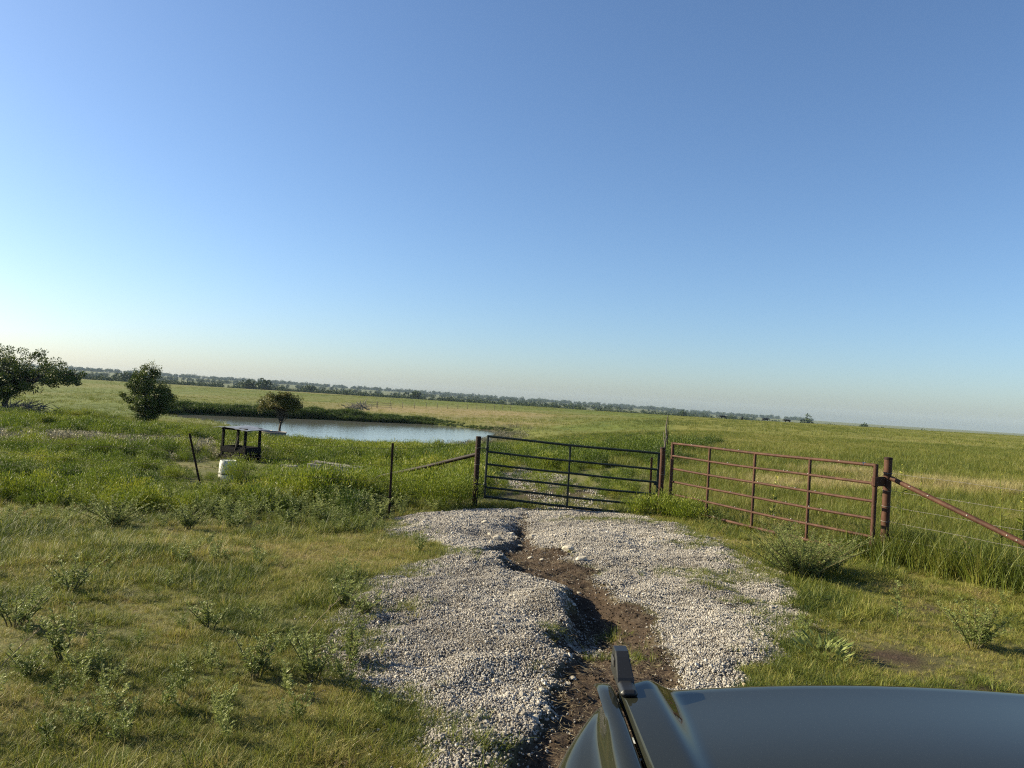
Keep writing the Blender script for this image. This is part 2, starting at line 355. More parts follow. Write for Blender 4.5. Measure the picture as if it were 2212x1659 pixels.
RUT = [(.3, 15.3), (.52, 15.2), (.5, 13.2), (.5, 11.3), (.76, 10.2), (1.02, 8.99), (1.36, 7.65), (1.46, 6.62), (1.43, 5.82), (1.38, 5.0), (1.2, 3.0), (.9, 1.0), (.2, 1.0), (.0, 3.6), (.13, 4.43), (.29, 4.7), (.38, 5.31), (.46, 6.11), (.66, 6.83), (.78, 7.4), (.61, 8.27), (.15, 8.6), (-.28, 10.06), (.1, 11), (.2, 13)]
TRACK = [(.2, 15.2), (2.4, 15.2), (2.3, 20), (1.9, 25), (.9, 34), (-.2, 46), (-1.4, 46), (-.9, 34), (-.3, 25), (-.1, 20)]   # worn track beyond the gate

def warp(x, y):
    return x + .26 * (fbm(x * 1.9, y * 1.9, 5) - .5) * 2 + .13 * (fbm(x * 7, y * 7, 6) - .5) * 2, y + .26 * (fbm(x * 1.9, y * 1.9, 8) - .5) * 2 + .13 * (fbm(x * 7, y * 7, 9) - .5) * 2

def near_fields(x, y):
    """gravel and rut distances; large where not near"""
    x = np.asarray(x, float); y = np.asarray(y, float)
    lg = np.full(x.shape, 9.0); rg = lg.copy(); ru = lg.copy()
    k = (np.abs(x) < 7) & (y > 0) & (y < 18)
    if k.any():
        xx, yy = warp(x[k], y[k])
        lg[k] = sdf_poly(xx, yy, LEFT_GRAVEL); rg[k] = sdf_poly(xx, yy, RIGHT_GRAVEL); ru[k] = sdf_poly(.75 * xx + .25 * x[k], .75 * yy + .25 * y[k], RUT)
    return lg, rg, ru

def pond_sd(x, y):
    d = np.full(np.shape(x), 99.0)
    k = (x > -75) & (x < 30) & (y > 35) & (y < 140)
    if k.any():
        xs, ys = x[k], y[k]
        d[k] = sdf_poly(xs + 1.2 * (fbm(xs * .25, ys * .25, 31) - .5), ys + 1.2 * (fbm(xs * .25, ys * .25, 33) - .5), POND)
    return d

def height(x, y):
    x = np.asarray(x, float); y = np.asarray(y, float)
    z = base_h(x, y)
    r_ = np.hypot(x, y)
    # rolling unevenness
    z = z + (fbm(x * .35, y * .35, 1) - .5) * .10 * smooth(5, 14, r_) + (fbm(x * .06, y * .06, 2) - .5) * .5 * smooth(40, 120, r_) * (1 - smooth(180, 300, r_) * .6)
    z = z + (fbm(x * 1.4, y * 1.4, 3) - .5) * .05
    # gravel, raised and rutted
    lg, rg, ru = near_fields(x, y)
    z = z + .06 * smooth(.3, -.8, lg) + .03 * smooth(.3, -.8, rg)
    z = z - (.055 + .155 * np.exp(-((y - 7.2) / .8) ** 2) + .13 * np.exp(-((y - 11.8) / 1.6) ** 2) + .03 * np.exp(-((y - 9.4) / .8) ** 2)) * smooth(.06, -.16, ru) * smooth(1.5, 3.2, y) * smooth(-.1, .62, np.interp(y, [1, 3, 5, 5.8, 6.6, 7.65, 9, 10.2, 11.3, 13.2, 15.2], [1.0, 1.2, 1.38, 1.43, 1.46, 1.36, 1.02, .76, .5, .5, .52]) - x)
    gm = np.maximum(smooth(.1, -.3, lg), smooth(.1, -.3, rg))
    z = z + gm * ((fbm(x * 1.5, y * 1.1, 11) - .5) * .13 + (fbm(x * 4.5, y * 4.5, 19) - .5) * .045 + (vnoise(x * 11, y * 11, 12) - .5) * .02)
    for cx, cy, sx, sy, a in ((.52, 7.35, .28, .32, .13), (.05, 6.2, .4, .9, .06), (-.75, 12.9, .65, .7, .10), (1.35, 11.2, .5, 1.2, .10), (.0, 9.3, .35, .5, .05), (-.35, 11.6, .25, .3, -.12), (0.28, 12.4, .3, .6, -.10)):
        z = z + a * np.exp(-((x - cx) / sx) ** 2 - ((y - cy) / sy) ** 2)
    z = z + smooth(.1, -.1, ru) * ((fbm(x * 4, y * 4, 14) - .5) * .10 + (fbm(x * 13, y * 13, 15) - .5) * .05)
    # pond
    d = pond_sd(x, y)
    near_side = smooth(96, 80, y + .25 * x * 0)
    wb = 2.0 + 7.0 * near_side
    out = ZW + (np.maximum(z, ZW + .25) - ZW) * smooth(0, 1, np.clip(d / wb, 0, 1)) + .02
    z = np.where(d < 30, np.where(d > 0, np.where(d < wb, out, np.maximum(z, ZW + .1)), ZW - np.minimum(-d * .3, 1.4) - .0), z)
    return z
def H1(x, y): return float(height(np.array([x]), np.array([y]))[0])

# ------------------------------------------------------------------ ground
def axis(lo, hi, a, b, step, g=1.06):
    mid = np.arange(a, b + 1e-6, step); up = [b]; s = step
    while up[-1] < hi: s *= g; up.append(up[-1] + s)
    dn = [a]; s = step
    while dn[-1] > lo: s *= g; dn.append(dn[-1] - s)
    return np.concatenate([dn[:0:-1], mid, up[1:]])
gx = axis(-3300, 3300, -4, 4.5, .035, 1.055); gy = axis(-100, 3200, 3.4, 15.5, .04, 1.05)
X, Y = np.meshgrid(gx, gy); xs, ys = X.ravel(), Y.ravel()
zs = height(xs, ys)
lg, rg, ru = near_fields(xs, ys)
tr_sd = np.full(xs.shape, 9.0); k = (np.abs(xs) < 9) & (ys > 12) & (ys < 60)
_wx, _wy = warp(xs[k], ys[k]); tr_sd[k] = sdf_poly(_wx, _wy, TRACK)
psd = pond_sd(xs, ys)
A_gravel = np.maximum(smooth(.06, -.06, lg), smooth(.06, -.06, rg))
A_dirt = np.maximum(smooth(.05, -.08, ru), 0)
A_dirt = np.maximum(A_dirt, smooth(.3, -.3, tr_sd) * (fbm(xs * .8, ys * .8, 41) > .45) * .8)
for cx, cy, s_ in ((3.3, 6.35, .42), (3.75, 5.6, .5), (4.55, 8.1, .35), (3.35, 10.0, .5)):
    A_dirt = np.maximum(A_dirt, np.exp(-(((xs - cx) / s_) ** 2 + ((ys - cy) / (s_ * .8)) ** 2)) * (.5 + fbm(xs * 4, ys * 4, 44)))
A_mud = smooth(2.2, .2, psd) * (smooth(-6, -3, xs) * .8 + .2)
RIGHT_LINE = .21       # the fence between the two pastures runs away along x = .21 y
def dry_field(x, y):
    r_ = np.hypot(x, y)
    d = (fbm(x * .5, y * .5, 51) - .5) * .9 * (r_ < 40)
    d = d + (fbm(x * .09, y * .05, 52) - .5) * .9 * smooth(30, 60, r_)
    d = d + .55 * np.exp(-((x + 3.0) / 3.2) ** 2 - ((y - 8.8) / 2.4) ** 2)            # yellow mown strip left of the drive
    d = d + .2 * smooth(5.5, 4.5, y) * smooth(.5, -1, x)
    d = d + .9 * np.exp(-((y - 22 - .3 * (x - 8)) / 2.0) ** 2) * smooth(5.5, 7.5, x)   # straw strip in the right field
    d = d + 1.0 * np.exp(-((x + 12 - (y - 150) * .1) / 26) ** 2 - ((y - 160) / 32) ** 2) + .12 * smooth(105, 130, y) * smooth(30, -10, x) * smooth(420, 300, y) # dry slope beyond the pond
    d = d + .7 * np.exp(-((y - 325) / 26) ** 2) * smooth(-20, -60, x)                # tan crest
    d = d + .6 * np.exp(-((x - 1) / 9) ** 2 - ((y - 112) / 9) ** 2)
    return d
A_dry = np.clip(dry_field(xs, ys), -1, 1)
A_right = smooth(-.5, 1.5, xs - RIGHT_LINE * ys) * smooth(12, 15, ys + (xs - 3.3) * 2.2)
A_far = smooth(380, 650, np.hypot(xs, ys))
nx, ny = len(gx), len(gy)
I = np.arange(nx * ny).reshape(ny, nx)
F = np.stack([I[:-1, :-1], I[:-1, 1:], I[1:, 1:], I[1:, :-1]], -1).reshape(-1, 4)
gme = mesh_np('ground', np.stack([xs, ys, zs], 1), F, dict(gravel=A_gravel, dirt=np.clip(A_dirt, 0, 1), mud=A_mud, dry=A_dry, rightf=A_right, far=A_far), True)
m, t, o = new_mat('pasture_ground'); P = worldco(t)
n1 = noise(t, .9, 5, .6, P); n2 = noise(t, 14, 4, .65, P); n3 = noise(t, .05, 4, .6, P); n4 = noise(t, 60, 3, .6, P)
mp = nd(t, 'ShaderNodeMapping'); mp.inputs['Scale'].default_value = (.5, .16, .5); t.links.new(P, mp.inputs[0]); n5 = noise(t, .6, 5, .65, mp.outputs[0])
green = ramp(t, mth(t, 'MULTIPLY_ADD', n4, .5, mth(t, 'MULTIPLY', n1, .5)), [(0.3, (0.05, 0.055, 0.018)), (0.5, (0.10, 0.098, 0.034)), (0.7, (0.17, 0.145, 0.065))])
lush = ramp(t, n5, [(0.3, (0.06, 0.085, 0.012)), (0.7, (0.12, 0.14, 0.022))])
olive = ramp(t, n5, [(0.3, (0.10, 0.108, 0.018)), (0.7, (0.17, 0.16, 0.032))])
dist = nd(t, 'ShaderNodeVectorMath', operation='LENGTH'); t.links.new(P, dist.inputs[0])
farf = mth(t, 'MULTIPLY_ADD', dist.outputs['Value'], 1 / 45, -.45, clamp=True)
c = mixc(t, farf, green, lush)
c = mixc(t, attr(t, 'rightf'), c, olive)
dryc = ramp(t, n2, [(0.3, (0.16, 0.12, 0.055)), (0.7, (0.27, 0.215, 0.105))])
c = mixc(t, mth(t, 'MULTIPLY_ADD', attr(t, 'dry'), 1.0, mth(t, 'MULTIPLY_ADD', n2, .5, -.3), clamp=True), c, dryc)
farc = ramp(t, n3, [(0.4, (0.065, 0.085, 0.028)), (0.6, (0.13, 0.125, 0.055))])
c = mixc(t, attr(t, 'far'), c, farc)
mudc = ramp(t, n2, [(0.3, (0.03, 0.025, 0.018)), (0.7, (0.075, 0.062, 0.045))])
c = mixc(t, attr(t, 'mud'), c, mudc)
dirtc = ramp(t, mth(t, 'MULTIPLY_ADD', n4, .5, mth(t, 'MULTIPLY', n2, .5)), [(0.3, (0.018, 0.012, 0.008)), (0.5, (0.044, 0.030, 0.020)), (0.72, (0.10, 0.072, 0.049))])
c = mixc(t, attr(t, 'dirt'), c, dirtc)
grc = ramp(t, n4, [(0.3, (0.075, 0.060, 0.046)), (0.7, (0.17, 0.145, 0.118))])
c = mixc(t, attr(t, 'gravel'), c, grc)
# the rut floor stays soil even where both masks meet
pbsdf(t, o, c, 0.95, spec=.15, bump=mth(t, 'ADD', n4, n2), bstr=.5, bdist=.02)
ground = link('ground', gme, mat=m); tag(ground, 'rolling pasture ground with dirt rut and gravel drive', kind='structure')

# water
wp = np.array(POND, float); wc = wp.mean(0); wp2 = wc + (wp - wc) * 1.12
m, t, o = new_mat('pond_water'); P = worldco(t)
mp = nd(t, 'ShaderNodeMapping'); mp.inputs['Scale'].default_value = (1.0, 1.6, 1.0); t.links.new(P, mp.inputs[0])
wv = mth(t, 'MULTIPLY_ADD', noise(t, 2.6, 4, .6, mp.outputs[0]), .5, mth(t, 'MULTIPLY', noise(t, .35, 3, .5, mp.outputs[0]), .6))
pbsdf(t, o, (0.13, 0.135, 0.115), .07, spec=.5, bump=wv, bstr=.14, bdist=.10); M['water'] = m
wo_ = link('pond_water', mesh_np('pond_water', [(x, y, ZW) for x, y in wp2], [list(range(len(wp2)))[::-1]]), mat=m)
tag(wo_, 'still stock pond reflecting the pale sky', kind='structure')

# ------------------------------------------------------------------ plant pieces
def ribbons(n, base, az, height_, lean, width, nseg=3, droop=0.15, v=None, twist=None):
    """grass blades: curved tapering ribbons. returns V,F,A"""
    base = np.broadcast_to(np.asarray(base, float), (n, 3)); t_ = np.linspace(0, 1, nseg + 1)
    az = np.broadcast_to(az, (n,)); hh = np.broadcast_to(height_, (n,)); ln = np.broadcast_to(lean, (n,)); wd = np.broadcast_to(width, (n,))
    dx, dy = np.cos(az), np.sin(az)
    tw = az + math.pi / 2 + (rng.random(n) - .5) * 2.2 if twist is None else twist
    px, py = np.cos(tw), np.sin(tw)
    hor = ln[:, None] * hh[:, None] * (t_ ** 1.7)[None]
    zz = hh[:, None] * (t_[None] - droop * ln[:, None] * t_[None] ** 2.5)
    wdt = wd[:, None] * (1 - .88 * t_ ** 1.6)[None] * .5
    C = base[:, None, :] + np.stack([hor * dx[:, None], hor * dy[:, None], zz], -1)
    S = np.stack([wdt * px[:, None], wdt * py[:, None], 0 * wdt], -1)
    V = np.stack([C - S, C + S], 2).reshape(n, -1, 3)
    k = 2 * (nseg + 1)
    f = np.array([[2 * i, 2 * i + 1, 2 * i + 3, 2 * i + 2] for i in range(nseg)])
    F_ = (f[None] + (np.arange(n) * k)[:, None, None]).reshape(-1, 4)
    vv = rng.random(n) if v is None else np.broadcast_to(v, (n,))
    return V.reshape(-1, 3), F_, np.repeat(vv, k)

def leaves(c, d, length, width, v=None, flat=.6):
    """diamond leaves at c pointing along d"""
    n = len(c); d = d / (np.linalg.norm(d, axis=1)[:, None] + 1e-9)
    r_ = rng.normal(size=(n, 3)); r_[:, 2] += flat * 3
    s_ = np.cross(d, r_); s_ /= np.linalg.norm(s_, axis=1)[:, None] + 1e-9
    L_ = np.broadcast_to(length, (n,))[:, None]; W_ = np.broadcast_to(width, (n,))[:, None]
    m_ = c + d * L_ * .45
    V = np.stack([c, m_ + s_ * W_ * .5, c + d * L_, m_ - s_ * W_ * .5], 1).reshape(-1, 3)
    F_ = np.arange(4 * n).reshape(n, 4)
    vv = rng.random(n) if v is None else np.broadcast_to(v, (n,))
    return V, F_, np.repeat(vv, 4)

def join(parts):
    V = []; F_ = []; A = []; n = 0
    for v, f, a in parts: V.append(v); F_.append(f + n); A.append(a); n += len(v)
    return np.concatenate(V), np.concatenate(F_), np.concatenate(A)

def mesh_parts(name, parts, mat):
    V, F_, A = join(parts); me = mesh_np(name, V, F_, {'v': A}); me.materials.append(mat); return me

def p_tuft(n, rad, h, width, lean, mat, name, dead=.15, nseg=3):
    a = rng.random(n) * 2 * math.pi; r_ = rad * np.sqrt(rng.random(n))
    b = np.stack([r_ * np.cos(a), r_ * np.sin(a), -0.01 + 0 * a], 1)
    hh = h * (.45 + .75 * rng.random(n)); v = rng.random(n) * .8
    v = np.where(rng.random(n) < dead, .85 + .15 * rng.random(n), v)
    az = a + rng.normal(0, 1.0, n)
    return mesh_parts(name, [ribbons(n, b, az, hh, lean * (.2 + 1.2 * rng.random(n)), width * (.6 + .8 * rng.random(n)), nseg, v=v)], mat)

def p_broom(n, rad, h, mat, name, ll=.055, lw=.0085):
    """soft feathery weed: a dome of fine upright needles on many thin shoots"""
    k = max(8, n // 22)
    u = np.sqrt(rng.random(k)); a = rng.random(k) * 2 * math.pi
    top = h * np.sqrt(np.clip(1 - .7 * u ** 2, 0, 1)) * (.72 + .42 * rng.random(k))
    foot = np.stack([.25 * rad * u * np.cos(a), .25 * rad * u * np.sin(a), 0 * a], 1); tip = np.stack([rad * u * np.cos(a), rad * u * np.sin(a), top], 1)
    sv = np.clip(rng.normal(.5, .2, k), 0, 1)
    st = ribbons(k, foot, a, top * .9, rad * u / (top + 1e-3), .006, 2, v=.3)
    q = rng.integers(0, k, n); f = .3 + .7 * rng.random(n) ** .6
    c = foot[q] + (tip - foot[q] if False else (tip[q] - foot[q])) * f[:, None] + rng.normal(0, 1, (n, 3)) * np.array([.075, .075, .04]) * rad / .3
    c[:, 2] = np.maximum(c[:, 2], .01)
    d = (tip - foot)[q] / (np.linalg.norm((tip - foot)[q], axis=1)[:, None] + 1e-6) + rng.normal(0, .45, (n, 3)); d[:, 2] += .35
    return mesh_parts(name, [st, leaves(c, d, ll * (.6 + .8 * rng.random(n)), lw * (.7 + .6 * rng.random(n)), v=np.clip(sv[q] + rng.normal(0, .14, n), 0, 1), flat=.1)], mat)

def ragweed_parts(nst, h, rad, leaf=.09, step=.014):
    st = []; lv = []
    for k in range(nst):
        a = rng.random() * 2 * math.pi; r0 = rad * .25 * rng.random(); top = h * (.65 + .45 * rng.random()); ln = rad * (.25 + .9 * rng.random())
        nn = 7; tt = np.linspace(0, 1, nn)
        pts = np.stack([math.cos(a) * (r0 + ln * tt ** 1.3), math.sin(a) * (r0 + ln * tt ** 1.3), top * tt], 1)
        st.append(pts)
        m_ = max(6, int(top / step))
        ti = .15 + .85 * rng.random(m_); c0 = np.stack([np.interp(ti, tt, pts[:, j]) for j in range(3)], 1)
        la = rng.random(m_) * 2 * math.pi
        d = np.stack([np.cos(la), np.sin(la), .7 + .9 * rng.random(m_)], 1); d /= np.linalg.norm(d, axis=1)[:, None]
        ll = leaf * (.5 + .7 * rng.random(m_)) * (1.15 - .5 * ti)
        for q in np.linspace(.15, 1, 5):
            for sgn in (-1, 1):
                c = c0 + d * (ll * q)[:, None] * .9 + np.stack([0 * ll, 0 * ll, -.25 * ll * q * q], 1)
                sd = np.stack([-d[:, 1] * sgn, d[:, 0] * sgn, 0 * ll], 1) * .8 + d * .7
                lv.append(leaves(c, sd, ll * .46 * (1.1 - .5 * q), ll * .12, v=np.clip(.3 + .5 * ti + rng.normal(0, .12, m_), 0, 1), flat=.5))
    return st, lv

def stems_ribbon(st, w_=.006):
    out = []
    for pts in st:
        n = len(pts); V = np.concatenate([pts + np.array([w_ / 2, 0, 0]), pts - np.array([w_ / 2, 0, 0]), pts + np.array([0, w_ / 2, 0]), pts - np.array([0, w_ / 2, 0])])
        i = np.arange(n - 1)
        F_ = np.concatenate([np.stack([i, i + 1, n + i + 1, n + i], 1), np.stack([2 * n + i, 2 * n + i + 1, 3 * n + i + 1, 3 * n + i], 1)])
        out.append((V, F_, np.full(len(V), .3)))
    return out

def p_rag(nst, h, rad, name, mat=None, leaf=.09):
    st, lv = ragweed_parts(nst, h, rad, leaf); return mesh_parts(name, lv + stems_ribbon(st), mat or M['rag'])

def p_leafy(n, h, rad, name, mat, leaf=.09, lw=.035):
    """broad-leaved ground weed"""
    a = rng.random(n) * 2 * math.pi; r_ = rad * np.sqrt(rng.random(n)); z = h * rng.random(n) * (1 - .5 * (r_ / rad))
    c = np.stack([r_ * np.cos(a), r_ * np.sin(a), z], 1); d = np.stack([np.cos(a), np.sin(a), .3 + rng.random(n)], 1)
    return mesh_parts(name, [leaves(c, d, leaf * (.6 + .8 * rng.random(n)), lw, flat=1)], mat)

def p_stone(name, mat, seed, sub=1, flat=.7, rough=.28):
    r2 = np.random.default_rng(seed)
    import bmesh
    bm = bmesh.new(); bmesh.ops.create_icosphere(bm, subdivisions=sub, radius=.5)
    for v in bm.verts:
        n = v.co.normalized(); f = 1 + rough * (r2.random() - .5) * 2
        v.co = Vector((n.x * .5 * f, n.y * .5 * f * (.75 + .1 * seed % .3), n.z * .5 * flat * f))
    # chip flat faces
    for q in range(3):
        d = Vector(r2.normal(size=3)).normalized(); lim = .30
        for v in bm.verts:
            e = v.co.dot(d)
            if e > lim: v.co -= d * (e - lim)
    me = bpy.data.meshes.new(name); bm.to_mesh(me); bm.free()
    at = me.attributes.new('v', 'FLOAT', 'POINT'); at.data.foreach_set('value', np.full(len(me.vertices), r2.random(), np.float32))
    if mat: me.materials.append(mat)
    return me

# ------------------------------------------------------------------ scattering of what nobody could count
def make_gn():
    g = bpy.data.node_groups.new('scatter_nodes', 'GeometryNodeTree')
    g.interface.new_socket('Geometry', in_out='INPUT', socket_type='NodeSocketGeometry')
    g.interface.new_socket('Collection', in_out='INPUT', socket_type='NodeSocketCollection')
    g.interface.new_socket('Geometry', in_out='OUTPUT', socket_type='NodeSocketGeometry')
    N = g.nodes; i = N.new('NodeGroupInput'); o_ = N.new('NodeGroupOutput')
    ci = N.new('GeometryNodeCollectionInfo'); ci.inputs['Separate Children'].default_value = True; ci.inputs['Reset Children'].default_value = True
    ip = N.new('GeometryNodeInstanceOnPoints'); ip.inputs['Pick Instance'].default_value = True
    def na(nm, ty):
        a = N.new('GeometryNodeInputNamedAttribute'); a.data_type = ty; a.inputs[0].default_value = nm; return a.outputs[0]
    L_ = g.links.new
    L_(i.outputs[0], ip.inputs['Points']); L_(i.outputs[1], ci.inputs[0]); L_(ci.outputs[0], ip.inputs['Instance'])
    L_(na('idx', 'INT'), ip.inputs['Instance Index']); L_(na('rot', 'FLOAT_VECTOR'), ip.inputs['Rotation']); L_(na('scl', 'FLOAT_VECTOR'), ip.inputs['Scale'])
    L_(ip.outputs[0], o_.inputs[0]); return g, g.interface.items_tree['Collection'].identifier
GN, GN_ID = make_gn()

def scatter(name, pts, protos, scl, tint=None, idx=None, rot=None, label=None, cat=None, zs_=None):
    n = len(pts)
    if n == 0: return None
    c = bpy.data.collections.new(name + '_pieces')
    for k_, me in enumerate(protos):
        c.objects.link(bpy.data.objects.new('%s_piece_%02d' % (name, k_), me))
    me = bpy.data.meshes.new(name); me.vertices.add(n); me.vertices.foreach_set('co', np.asarray(pts, np.float32).ravel())
    if rot is None: rot = np.stack([rng.normal(0, .08, n), rng.normal(0, .08, n), rng.random(n) * 6.283], 1)
    scl = np.asarray(scl, float)
    if scl.ndim == 1: scl = np.repeat(scl[:, None], 3, 1)
    if zs_ is not None: scl = scl.copy(); scl[:, 2] *= zs_
    if idx is None: idx = rng.integers(0, len(protos), n)
    a = me.attributes.new('rot', 'FLOAT_VECTOR', 'POINT'); a.data.foreach_set('vector', rot.astype(np.float32).ravel())
    a = me.attributes.new('scl', 'FLOAT_VECTOR', 'POINT'); a.data.foreach_set('vector', scl.astype(np.float32).ravel())
    a = me.attributes.new('idx', 'INT', 'POINT'); a.data.foreach_set('value', idx.astype(np.int32))
    a = me.attributes.new('tint', 'FLOAT', 'POINT'); a.data.foreach_set('value', (np.zeros(n) if tint is None else tint).astype(np.float32))
    o_ = link(name, me); md = o_.modifiers.new('scatter', 'NODES'); md.node_group = GN; md[GN_ID] = c
    tag(o_, label, cat, kind='stuff'); return o_

def sector(n, r0, r1, th0=-44, th1=44, power=1.0):
    """random points in a sector round the camera (even per area for power 1)"""
    r_ = np.sqrt(r0 ** 2 + (r1 ** 2 - r0 ** 2) * rng.random(n) ** power); th = np.radians(th0 + (th1 - th0) * rng.random(n))
    return r_ * np.sin(th), r_ * np.cos(th)
def on_ground(x, y, dz=0): return np.stack([x, y, height(x, y) + dz], 1)

# ------------------------------------------------------------------ gates, posts, wires
def rz(a):
    c, s = math.cos(a), math.sin(a); return np.array([[c, -s, 0], [s, c, 0], [0, 0, 1]])

def farm_gate(name, A, B, zA, zB, hgt, offs, ups, rail_r, up_r, mat, label, rust_spots=False, endr=None):
    """A,B ends (x,y); zA,zB the bottom heights; rails run from A to B"""
    A = np.array(A, float); B = np.array(B, float); root = empty(name, (*A, 0)); tag(root, label, 'gate')
    def P(s_, h): q = A + (B - A) * s_; return np.array([q[0] - A[0], q[1] - A[1], zA + (zB - zA) * s_ + h])
    L_ = np.linalg.norm(B - A)
    for o_ in offs:
        sag = [P(s_, hgt * (1 - o_)) + np.array([0, 0, -.012 * math.sin(math.pi * s_) + .004 * math.sin(9 * s_ + 7 * o_)]) for s_ in np.linspace(0, 1, 9)]
        r_ = MB().tube(sag, rail_r * (1.12 if o_ in (0, 1) else 1), 10).build('rail', mat, root, True)
        if rust_spots:
            sp = MB()
            for q in range(4):
                s_ = .08 + .84 * rng.random(); c = P(s_, hgt * (1 - o_)) + np.array([-.012, -.012, rail_r * .75])
                sp.box(c, (.014 + .012 * rng.random(), .012, .012), rz(rng.random()), bev=.003)
            q = sp.build('bird_dropping', M['white_spot'], r_); q['kind'] = 'stuff'
    for k_, s_ in enumerate(ups):
        rr = (endr or up_r) if s_ in (0, 1) else up_r
        MB().tube([P(s_, -.03 if s_ in (0, 1) else 0.0), P(s_, hgt / 2), P(s_, hgt + (.02 if s_ in (0, 1) else 0))], rr, 10).build('upright', mat, root, True)
    return root, P

g1, GP = farm_gate('pipe_gate', (-.44, 15.9), (3.10, 15.42), -.115, -.235, 1.28, (0, .256, .46, .658, .842, 1.0), (0, .49, 1), .023, .021, M['gate_green'], 'dark green tubular farm gate closed across the gravel drive', endr=.026)
# hinges and latch of the green gate
for h in (1.02, .25):
    MB().tube([GP(0, h) + np.array([-.19, .06, 0]), GP(0, h) + np.array([-.03, .02, 0])], .012, 8).box(GP(0, h), (.07, .07, .08), bev=.01).build('hinge', M['gate_green'], g1, True)
lt = MB()
for k_ in range(9):
    f = k_ / 8; c = GP(1, .64) + np.array([.02 + .12 * f, -.03 + .0 * f, -.05 - .10 * math.sin(math.pi * f * .55)])
    a = np.linspace(0, 2 * math.pi, 9)[:-1]; ring = np.stack([.016 * np.cos(a), (0 if k_ % 2 else 1) * .009 * np.sin(a), (1 if k_ % 2 else 0) * .009 * np.sin(a)], 1) + c
    lt.tube(np.concatenate([ring, ring[:2]]), .0035, 5)
lt.build('latch_chain', M['wire_dark'], g1, True)['kind'] = 'stuff'
MB().box(GP(1, .66) + np.array([-.03, -.03, 0]), (.10, .02, .06), bev=.006).build('latch', M['gate_green'], g1)

g2, GP2 = farm_gate('pipe_gate', (3.37, 15.4), (5.32, 10.85), -.02, .05, 1.29, (0, .2, .4, .6, .8, 1.0), (0, .24, .492, .748, 1), .0215, .024, M['rust'], 'rusty red pipe gate standing to the right of the dark green gate', True, .033)
MB().box(GP2(0, .86), (.02, .10, .26), rz(.4), bev=.005).build('latch_plate', M['rust'], g2)
for h in (1.06, .12):
    q = GP2(1, h); MB().box(q + np.array([.11, .055, 0]), (.16, .016, .14), rz(.45), bev=.004).box(q, (.085, .085, .16), bev=.02).build('hinge', M['rust'], g2)
MB().add([GP2(.955, 1.29) + np.array(v) for v in ((-.03, -.03, .035), (.02, -.04, .03), (.015, -.04, -.02), (-.02, -.035, -.005))], [[0, 1, 2, 3]]).build('pale_tag', M['white_spot'], g2)

def pipe_post(x, y, z0, z1, r_, label, lean=(0, 0), mat='rust', band=()):
    root = empty('gate_post', (x, y, 0)); tag(root, label, 'post')
    zz = np.linspace(z0, z1, 6)
    MB().tube([(lean[0] * (z - z0), lean[1] * (z - z0), z) for z in zz], r_, 16).build('pipe', M[mat], root, True)
    MB().lathe([(0, z1 + .004), (r_ * .8, z1 + .004), (r_ + .004, z1 - .004), (r_ + .004, z1 - .03)], 16, close=False, c=(lean[0] * (z1 - z0), 0, 0)).build('cap', M['rust_dark'], root, True)
    for z in band:
        a = np.linspace(0, 2 * math.pi, 17); rr = r_ + .004
        MB().tube(np.stack([rr * np.cos(a), rr * np.sin(a), z + .008 * np.sin(a)], 1), .0035, 5, cap=False).build('wire_wrap', M['wire'], root, True)
    return root
WZ = (1.237, .984, .757, .538, .319)
pr = pipe_post(5.55, 10.96, -.4, 1.46, .056, 'thick rusty pipe post at the hinge end of the red gate', band=WZ)
pc = pipe_post(3.2, 15.55, -.6, 1.165, .056, 'rusty pipe post between the green gate and the red gate', band=(.62,))
pl = pipe_post(-.645, 16.05, -.75, 1.14, .056, 'dark rusty pipe post at the left end of the green gate', mat='rust_dark', band=(.90, .55))
fd = np.array([.473, -.881])          # direction of the right-hand fence
MB().tube([(.03, -.05, 1.165), (fd[0] * 1.9, fd[1] * 1.9, .575), (fd[0] * 3.9, fd[1] * 3.9, -.12)], .035, 12).build('brace', M['rust'], pr, True)
sp = MB()
for s_ in (.09, .16, .3, .43, .46, .6): sp.box((fd[0] * 3.9 * s_ - .02, fd[1] * 3.9 * s_ - .03, 1.165 - 1.285 * s_ + .036), (.02, .016, .012), bev=.003)
sp.build('bird_dropping', M['white_spot'], pr)['kind'] = 'stuff'
MB().tube([(-.03, .03, .755), (-1.2, 1.0, .33), (-2.35, 2.0, -.05), (-3.3, 2.85, -.55)], .042, 12).build('brace', M['rust_black'], pl, True)

def t_post(x, y, z0, z1, label, lean=(0, 0), group=None, mat='rust_dark', rot=0.0):
    root = empty('fence_post', (x, y, z0), 0); root.rotation_euler = (lean[1], lean[0], rot); tag(root, label, 'fence post', group)
    h = z1 - z0
    MB().box((0, 0, h / 2 - .25), (.045, .008, h + .5), bev=.002).box((0, .022, h / 2 - .25), (.009, .036, h + .5), bev=.002).build('steel_tee', M[mat], root)
    s_ = MB()
    for z in np.arange(.08, h - .02, .055): s_.box((0, -.008, z), (.018, .012, .016))
    s_.build('studs', M[mat], root)['kind'] = 'stuff'
    return root
T1, T2 = (-2.2, 14.4), (-6.40, 16.0)
t_post(*T1, -.42, 1.005, 'straight steel T-post where the gravel meets the grass', (-.01, 0))
t_post(*T2, -.58, .90, 'leaning steel T-post beside the white drum', (-.25, 0.05), rot=.0)
T3 = (-14.2, 18.4)
t_post(*T3, H1(*T3), H1(*T3) + 1.35, 'steel T-post of the left fence near the left edge')
t_post(3.03, 15.8, -.35, .93, 'thin rusty T-post tucked behind the middle gate post', mat='rust')
q = empty('wooden_stake', (4.75, 22.8, H1(4.75, 22.8))); tag(q, 'tall crooked grey wooden stake behind the red gate', 'stake')
